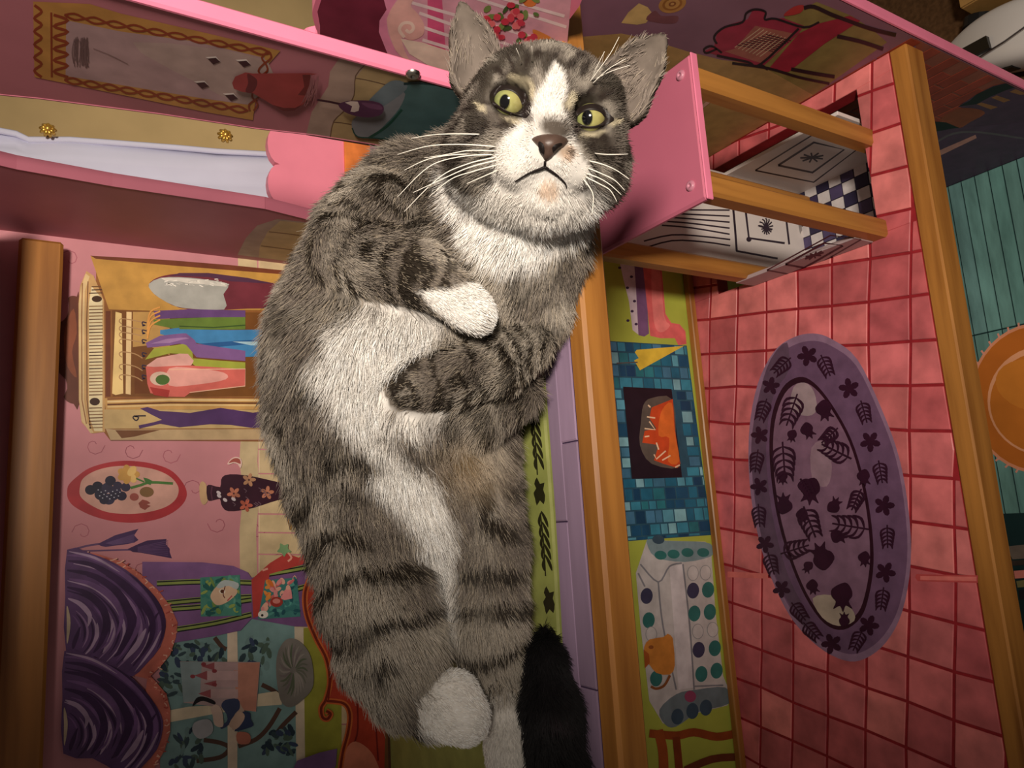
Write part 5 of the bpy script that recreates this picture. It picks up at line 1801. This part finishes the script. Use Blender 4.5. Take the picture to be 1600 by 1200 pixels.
CATROOT = np.array((-9.5, -5.6, 10.1))
cat = thing('cat', 'grey brown tabby cat with white bib and paws lying on its side in the dollhouse', 'cat', CATROOT)
vch, vss, vtan = body_coords(SV)
vx, vy, vz = project(SV)
vcol = coat(SV, vch, vss, vx, vy, vz)
me = bpy.data.meshes.new('body')
me.from_pydata(((SV - CATROOT) * S).tolist(), [], SF.tolist())
ca = me.color_attributes.new('Col', 'FLOAT_COLOR', 'POINT')
ca.data.foreach_set('color', np.concatenate([vcol * .8, np.ones((len(vcol), 1))], 1).astype(np.float32).ravel())
me.shade_smooth()
SKIN = print_mat('cat_underfur', 0.15, 120, 0.9, (1, 1, 1), 0.05)
me.materials.append(SKIN)
body = bpy.data.objects.new('body', me)
COL.objects.link(body)
body.parent = cat

# ---- fur
HEADSET = [NAMES.index(k) for k in ('skull', 'cheek_left', 'cheek_right', 'jowl', 'brow_left', 'brow_right', 'bridge', 'pad_left', 'pad_right', 'chin')]
NFUR = 330000
tris = np.concatenate([SF[:, [0, 1, 2]], SF[:, [0, 2, 3]]])
ta, tb, tc = SV[tris[:, 0]], SV[tris[:, 1]], SV[tris[:, 2]]
area = .5 * np.linalg.norm(np.cross(tb - ta, tc - ta), axis=1)
tcen = (ta + tb + tc) / 3
tch = vch[tris[:, 0]]
wgt = area * np.where(np.isin(tch, HEADSET), 2.6, 1.0)
wgt *= np.where(tcen[:, 2] < FLOOR_Z + .03, 0, 1)
tn = normals(tcen)
facing = -np.einsum('ij,ij->i', tn, (tcen - CAM) / np.linalg.norm(tcen - CAM, axis=1, keepdims=True))
wgt *= np.where(facing < -.55, .3, 1)
pick = rng.choice(len(tris), NFUR, p=wgt / wgt.sum())
r1, r2 = np.sqrt(rng.random(NFUR)), rng.random(NFUR)
root = ta[pick] * (1 - r1)[:, None] + tb[pick] * (r1 * (1 - r2))[:, None] + tc[pick] * (r1 * r2)[:, None]
ch_, ss_, tan_ = body_coords(root)
px_, py_, zc_ = project(root)
nrm_ = normals(root)
nmf = np.array(NAMES)[ch_]
# keep the eyes, nose leather and mouth free of hair
keep = np.ones(NFUR, bool)
for c, r in EYES.values():
    keep &= np.linalg.norm(root - (c - FW * .2), axis=1) > r * 1.27
keep &= ~((np.hypot((px_ - 859) / 27, (py_ - 226) / 24) < 1) & (zc_ < 8.85))
NOSE = at(859, 222, 8.2)
isH = np.isin(ch_, HEADSET)
hd = root - NOSE
tan_ = np.where(isH[:, None], hd / (np.linalg.norm(hd, axis=1, keepdims=True) + .05), tan_)
tan_ /= np.linalg.norm(tan_, axis=1, keepdims=True) + 1e-9
tan_ = tan_ - nrm_ * np.einsum('ij,ij->i', tan_, nrm_)[:, None]
tan_ /= np.linalg.norm(tan_, axis=1, keepdims=True) + 1e-6
LEN = dict(torso=.27, back=.22, neck=.22, shoulder_low=.22, arm_upper=.14, arm_lower=.14, fold=.22, leg_upper=.22, foot_upper=.07, leg_lower=.20, foot_lower=.07, groin=.20,
           tail=.17, skull=.12, cheek_left=.17, cheek_right=.17, jowl=.15, brow_left=.08, brow_right=.08, bridge=.055, pad_left=.05, pad_right=.05, chin=.07, ear_left=.05, ear_right=.05)
ln = np.array([LEN[n] for n in NAMES])[ch_]
pawm = (nmf == 'arm_upper') & (ss_ > 1.55) | (nmf == 'arm_lower') & (ss_ > 1.35)
ln = np.where(pawm, .07, ln)
near_eye = np.min([np.linalg.norm(root - (c - FW * .2), axis=1) for c, _ in EYES.values()], 0)
ln = np.where(isH, np.minimum(ln, .03 + .20 * np.clip(near_eye - .25, 0, 1)), ln)
# long pale hair in the ear cups
earm = np.isin(nmf, ['ear_left', 'ear_right'])
cutd = np.full(NFUR, 9.0)
for en in ('ear_left', 'ear_right'):
    for a, b, ra, rb, _ in CH[en]:
        dd, _t = seg_d(root.astype(np.float32), a - FW * .20 * (ra / .38), b - FW * .20 * (rb / .38 + .2), ra * .86, rb * .80)
        cutd = np.minimum(cutd, dd)
ecup = earm & (cutd < .035)
ln = np.where(ecup, .17 * np.clip(.95 - ss_, .2, 1), ln)
ln = ln * rng.uniform(.55, 1.2, NFUR)
keep &= ~(ecup & (rng.random(NFUR) < .72))
lift = np.where(isH, .34, .50) * rng.uniform(.5, 1.4, NFUR)
lift = np.where(earm, .14, lift)
jitv = rng.normal(0, .22, (NFUR, 3))
clump = np.stack([vnoise(root, 4.5), vnoise(root + 31, 4.5), vnoise(root + 57, 4.5)], 1) - .5
dirv = tan_ + nrm_ * lift[:, None] + jitv + clump * .9
dirv /= np.linalg.norm(dirv, axis=1, keepdims=True)
KP = 4
tt = np.linspace(0, 1, KP)
bend = tan_ * .55 + np.array((0, 0, -.18))
pos = np.empty((NFUR, KP, 3))
for k in range(KP):
    pos[:, k] = root - nrm_ * .012 + dirv * (ln * tt[k])[:, None] + bend * (ln * .45 * tt[k] ** 2)[:, None]
    pos[:, k, 2] = np.where(pos[:, k, 1] > -7.7, np.maximum(pos[:, k, 2], FLOOR_Z + .005), pos[:, k, 2])
fc = coat(root, ch_, ss_, px_, py_, zc_)
fc *= rng.uniform(.72, 1.28, NFUR)[:, None]
# ticked hairs: a share of pale tipped guard hairs in the tabby
lum = fc.mean(1)
tick = (rng.random(NFUR) < .16) & (lum < .4) & (nmf != 'tail') & ~isH
fc = np.where(tick[:, None], fc * .4 + np.array((.44, .37, .28)) * .6, fc)
tipk = np.where(lum[:, None] < .4, 1.22, 1.03)
rad = np.where(isH, .0036, .0045) * np.where(ecup, 1.1, 1)
sel = np.where(keep)[0]
N = len(sel)
P5 = ((pos[sel] - CATROOT) * S).astype(np.float32)
hc = bpy.data.hair_curves.new('fur')
hc.add_curves([KP] * N)
hc.attributes['position'].data.foreach_set('vector', P5.ravel())
ra_ = hc.attributes.get('radius') or hc.attributes.new('radius', 'FLOAT', 'POINT')
ra_.data.foreach_set('value', (rad[sel][:, None] * np.array([1, .95, .7, .15])[None] * S).astype(np.float32).ravel())
cc = hc.attributes.new('Col', 'FLOAT_COLOR', 'POINT')
g = np.linspace(.85, 1.0, KP)
cp = np.ones((N, KP, 4), np.float32)
for k in range(KP):
    cp[:, k, :3] = np.clip(fc[sel] * (g[k] if k < KP - 1 else 1) * (1 + (tipk[sel] - 1) * (k / (KP - 1))), 0.003, .95)
cc.data.foreach_set('color', cp.ravel())
mfur, nt, b = new_mat('cat_fur', 0.55, 0.25)
an = nt.nodes.new('ShaderNodeAttribute')
an.attribute_name = 'Col'
nt.links.new(an.outputs['Color'], b.inputs['Base Color'])
hc.materials.append(mfur)
fur = bpy.data.objects.new('fur', hc)
fur['kind'] = 'stuff'
COL.objects.link(fur)
fur.parent = cat

# ---- eyes
def sphere(c, r, nu=40, nv=28, pole=None):
    w = -np.asarray(pole, float)
    w = w / np.linalg.norm(w)
    u = np.cross((0, 0, 1), w)
    u /= np.linalg.norm(u)
    v_ = np.cross(w, u)
    vs, fs = [], []
    for i in range(nv + 1):
        th = PI * i / nv
        for k in range(nu):
            ph = 2 * PI * k / nu
            vs.append(c + r * (math.cos(th) * w + math.sin(th) * (math.cos(ph) * u + math.sin(ph) * v_)))
    for i in range(nv):
        for k in range(nu):
            k2 = (k + 1) % nu
            fs.append((i * nu + k, (i + 1) * nu + k, (i + 1) * nu + k2, i * nu + k2))
    return np.array(vs), fs


meye, nt, b = new_mat('cat_eye', 0.06, 0.6)
an = nt.nodes.new('ShaderNodeAttribute')
an.attribute_name = 'Col'
nt.links.new(an.outputs['Color'], b.inputs['Base Color'])
b.inputs['Coat Weight'].default_value = 1.0
b.inputs['Coat Roughness'].default_value = 0.1
LIDM = plain('dark_eyelid', (34, 26, 24), 0.5, 0.2, 100, 0.3)
EY = crop(770, 130, 8.42)
OPEN = {'left': EY((14, 222), (30, 170), (85, 112), (165, 96), (250, 115), (325, 175), (368, 262), (392, 335), (350, 378), (270, 385), (195, 362), (115, 312), (45, 262)),
        'right': EY((1080, 478), (1130, 430), (1180, 392), (1250, 366), (1340, 366), (1410, 388), (1455, 430), (1480, 468), (1430, 520), (1350, 555), (1250, 562), (1160, 532))}
OUT = {'left': EY((-40, 215), (-30, 120), (50, 50), (160, 20), (280, 35), (390, 95), (465, 200), (500, 340), (440, 450), (300, 420), (180, 392), (90, 345), (10, 290)),
       'right': EY((1010, 520), (1060, 415), (1140, 320), (1270, 270), (1400, 285), (1500, 360), (1560, 430), (1600, 480), (1480, 550), (1370, 590), (1240, 592), (1110, 570))}
PUP = {'left': ((788.5, 159.5), (8.2, 12.5), .12), 'right': ((917.5, 184), (8.6, 13.0), .02)}
for sd, (c, r) in EYES.items():
    vs, fs = sphere(c, r, 56, 44, FW)
    x, y, z = project(vs)
    front = (vs - c) @ FW < 0
    n1 = vnoise(vs, 30)
    colr = np.tile(np.array((.37, .36, .13)), (len(vs), 1))
    dd = np.hypot((x - np.mean([p[0] for p in OPEN[sd]])) / 27, (y - np.mean([p[1] for p in OPEN[sd]])) / 22)
    colr = colr * (1 - .22 * np.clip(dd, 0, 1)[:, None]) * (.85 + .3 * n1)[:, None]
    colr[:, 0] *= (1.0 + .12 * np.clip((x - x.mean()) / 20, -1, 1))
    (ax0, ay0), (ra0, rb0), ro = PUP[sd]
    u = (x - ax0) * math.cos(ro) + (y - ay0) * math.sin(ro)
    v_ = -(x - ax0) * math.sin(ro) + (y - ay0) * math.cos(ro)
    pk = np.clip((1.06 - np.hypot(u / ra0, v_ / rb0)) / .14, 0, 1)
    colr = colr * (1 - pk[:, None]) + np.array((.004, .004, .005)) * pk[:, None]
    colr[~front] = (.5, .45, .3)
    me = bpy.data.meshes.new('eye')
    me.from_pydata(((vs - CATROOT) * S).tolist(), [], fs)
    ca = me.color_attributes.new('Col', 'FLOAT_COLOR', 'POINT')
    ca.data.foreach_set('color', np.concatenate([colr, np.ones((len(colr), 1))], 1).astype(np.float32).ravel())
    me.shade_smooth()
    me.materials.append(meye)
    eo = bpy.data.objects.new('eye', me)
    COL.objects.link(eo)
    eo.parent = cat
    # lids: a dark rim from the almond opening on the eyeball out to the fur
    inn = spline(OPEN[sd], 5)
    out = spline(OUT[sd], 5)

    def ang(pts):
        cx_, cy_ = np.mean(OPEN[sd], 0)
        return np.array([math.atan2(b_ - cy_, a_ - cx_) for a_, b_ in pts]), np.array([math.hypot(b_ - cy_, a_ - cx_) for a_, b_ in pts])
    cx_, cy_ = np.mean(OPEN[sd], 0)
    ths = np.linspace(-PI, PI, 72, endpoint=False)

    def rad_at(pts):
        a_, r_ = ang(pts)
        o_ = np.argsort(a_)
        return np.interp(ths, np.concatenate([a_[o_] - 2 * PI, a_[o_], a_[o_] + 2 * PI]), np.tile(r_[o_], 3))
    ri, ro_ = rad_at(inn), rad_at(out)
    vs, fs = [], []
    NR = 6
    for k in range(NR):
        f_ = k / (NR - 1)
        for t_, a_, b_ in zip(ths, ri, ro_):
            rr = a_ * (1 - f_) + max(b_, a_ + 2) * f_
            x_, y_ = cx_ + rr * math.cos(t_), cy_ + rr * math.sin(t_)
            d_ = ray(x_, y_)
            oc_ = CAM - c
            A_, B_, C_ = d_ @ d_, 2 * oc_ @ d_, oc_ @ oc_ - (r * 1.03) ** 2
            disc = B_ * B_ - 4 * A_ * C_
            ps = CAM + d_ * ((-B_ - math.sqrt(disc)) / (2 * A_)) if disc > 0 else None
            pm = march(x_, y_)
            if ps is None:
                q = pm - d_ * .01
            elif k == 0:
                q = ps + d_ * .012
            else:
                zs = (ps - CAM) @ FW
                zm = (pm - CAM) @ FW if pm is not None else zs
                zq = min(zs, zm) * (1 - f_) + (zm - .02) * f_
                zq = min(zq - .03 * math.sin(PI * f_), zs - .006)
                q = at(x_, y_, zq)
            vs.append(q)
    nn = len(ths)
    for k in range(NR - 1):
        for j in range(nn):
            j2 = (j + 1) % nn
            fs.append((k * nn + j, (k + 1) * nn + j, (k + 1) * nn + j2, k * nn + j2))
    link_mesh('eyelid', vs, fs, LIDM, cat, CATROOT, None, True)

# ---- nose leather with nostrils
NZ = crop(680, 0, 3.529)
nout = spline(NZ((528, 765), (560, 745), (620, 735), (700, 745), (742, 775), (715, 810), (680, 830), (650, 870), (612, 898), (590, 870), (570, 820), (545, 790)), 4)
ncx, ncy = np.mean(nout, 0)
vs, fs = [], []
NR = 7
for k in range(NR):
    f_ = 1 - k / (NR - 1)
    for a, b_ in nout:
        x_, y_ = ncx + (a - ncx) * max(f_, .02), ncy + (b_ - ncy) * max(f_, .02)
        pm = march(x_, y_)
        zm = (pm - CAM) @ FW
        vs.append(at(x_, y_, zm + .02 - .09 * math.sqrt(max(0, 1 - f_ ** 2)) ))
nn = len(nout)
for k in range(NR - 1):
    for j in range(nn):
        j2 = (j + 1) % nn
        fs.append((k * nn + j, k * nn + j2, (k + 1) * nn + j2, (k + 1) * nn + j))
fs.append(tuple((NR - 1) * nn + j for j in range(nn)))
nose = link_mesh('nose', vs, fs, plain('nose_leather', (80, 62, 54), 0.42, 0.15, 200, 0.4, 0.3), cat, CATROOT, None, True)
NOSTRIL = plain('nostril_dark', (22, 14, 12), 0.6, 0.1, 80)
for pts in (((572, 780), (592, 790), (602, 815), (598, 850), (580, 835), (568, 808)), ((655, 800), (690, 788), (702, 796), (680, 815), (655, 835), (645, 820))):
    q = spline(NZ(*pts), 3)
    cx_, cy_ = np.mean(q, 0)
    vs = []
    for s_, dz in ((1.0, 0.0), (.5, -.010)):
        for a, b_ in q:
            x_, y_ = cx_ + (a - cx_) * s_, cy_ + (b_ - cy_) * s_
            pm = march(x_, y_)
            fr = min(1, math.hypot((x_ - ncx) / 27, (y_ - ncy) / 22))
            vs.append(at(x_, y_, (pm - CAM) @ FW + .02 - .09 * math.sqrt(max(0, 1 - fr ** 2)) - .018 + dz))
    n_ = len(q)
    fs = [(j, (j + 1) % n_, n_ + (j + 1) % n_, n_ + j) for j in range(n_)] + [tuple(n_ + j for j in range(n_))]
    link_mesh('nostril', vs, fs, NOSTRIL, nose, CATROOT, None, True)
# ---- mouth line
def skin_line(pts, n=5):
    out = []
    for a, b_ in spline(pts, n, False):
        pm = march(a, b_)
        out.append(pm - ray(a, b_) * .012)
    return out


mb = MB()
mb.tube(skin_line(NZ((606, 890), (604, 925))), [.016] * 6, 6)
ML = skin_line(NZ((604, 922), (565, 938), (520, 955), (480, 978), (440, 1002)))
mb.tube(ML, list(np.linspace(.019, .007, len(ML))), 6)
ML = skin_line(NZ((604, 922), (640, 945), (680, 975), (715, 1010), (725, 1035)))
mb.tube(ML, list(np.linspace(.019, .006, len(ML))), 6)
mb.build('mouth', NOSTRIL, cat, CATROOT, smooth=True)

# ---- whiskers
WH = plain('whisker_white', (244, 238, 226), 0.4, 0.02, 30, 0.4)
H4 = crop(600, 0, 2.858)
whisk = [((500, 655), (350, 645), (200, 652), (60, 690)), ((490, 690), (340, 700), (200, 745), (60, 880)), ((500, 702), (380, 730), (250, 790), (90, 945)),
         ((500, 738), (400, 765), (300, 800), (200, 880)), ((480, 690), (330, 690), (200, 710), (90, 760)), ((510, 760), (440, 790), (370, 820)),
         ((430, 600), (320, 598), (220, 602), (120, 618)), ((505, 715), (380, 748), (260, 800), (130, 860)), ((500, 675), (380, 672), (280, 690), (180, 705)),
         ((915, 718), (980, 735), (1040, 762), (1095, 800)), ((905, 775), (960, 795), (1010, 825), (1060, 870)), ((900, 790), (960, 820), (1010, 850), (1040, 900)),
         ((890, 800), (920, 840), (935, 880), (928, 960)), ((940, 685), (1000, 690), (1090, 688)), ((910, 750), (970, 775), (1030, 805), (1075, 850)),
         ((920, 365), (960, 310), (1010, 240), (1050, 165)), ((930, 375), (1000, 310), (1080, 262)), ((660, 275), (662, 240), (660, 205)), ((925, 360), (950, 300), (985, 230)), ((615, 285), (605, 250), (590, 215)),
         ((940, 355), (1010, 320), (1100, 290))]
for w_ in whisk:
    pts = spline(H4(*w_), 6, False)
    p0 = march(*pts[0])
    z0 = (p0 - CAM) @ FW
    n_ = len(pts)
    out = [at(a, b_, z0 + .01 - .32 * math.sin(min(1.0, k / (n_ - 1)) * 1.5)) for k, (a, b_) in enumerate(pts)]
    MB().tube(out, list(np.linspace(.0095 if pts[0][1] > 190 else .0058, .0025, n_)), 5).build('whisker', WH, cat, CATROOT, smooth=True)
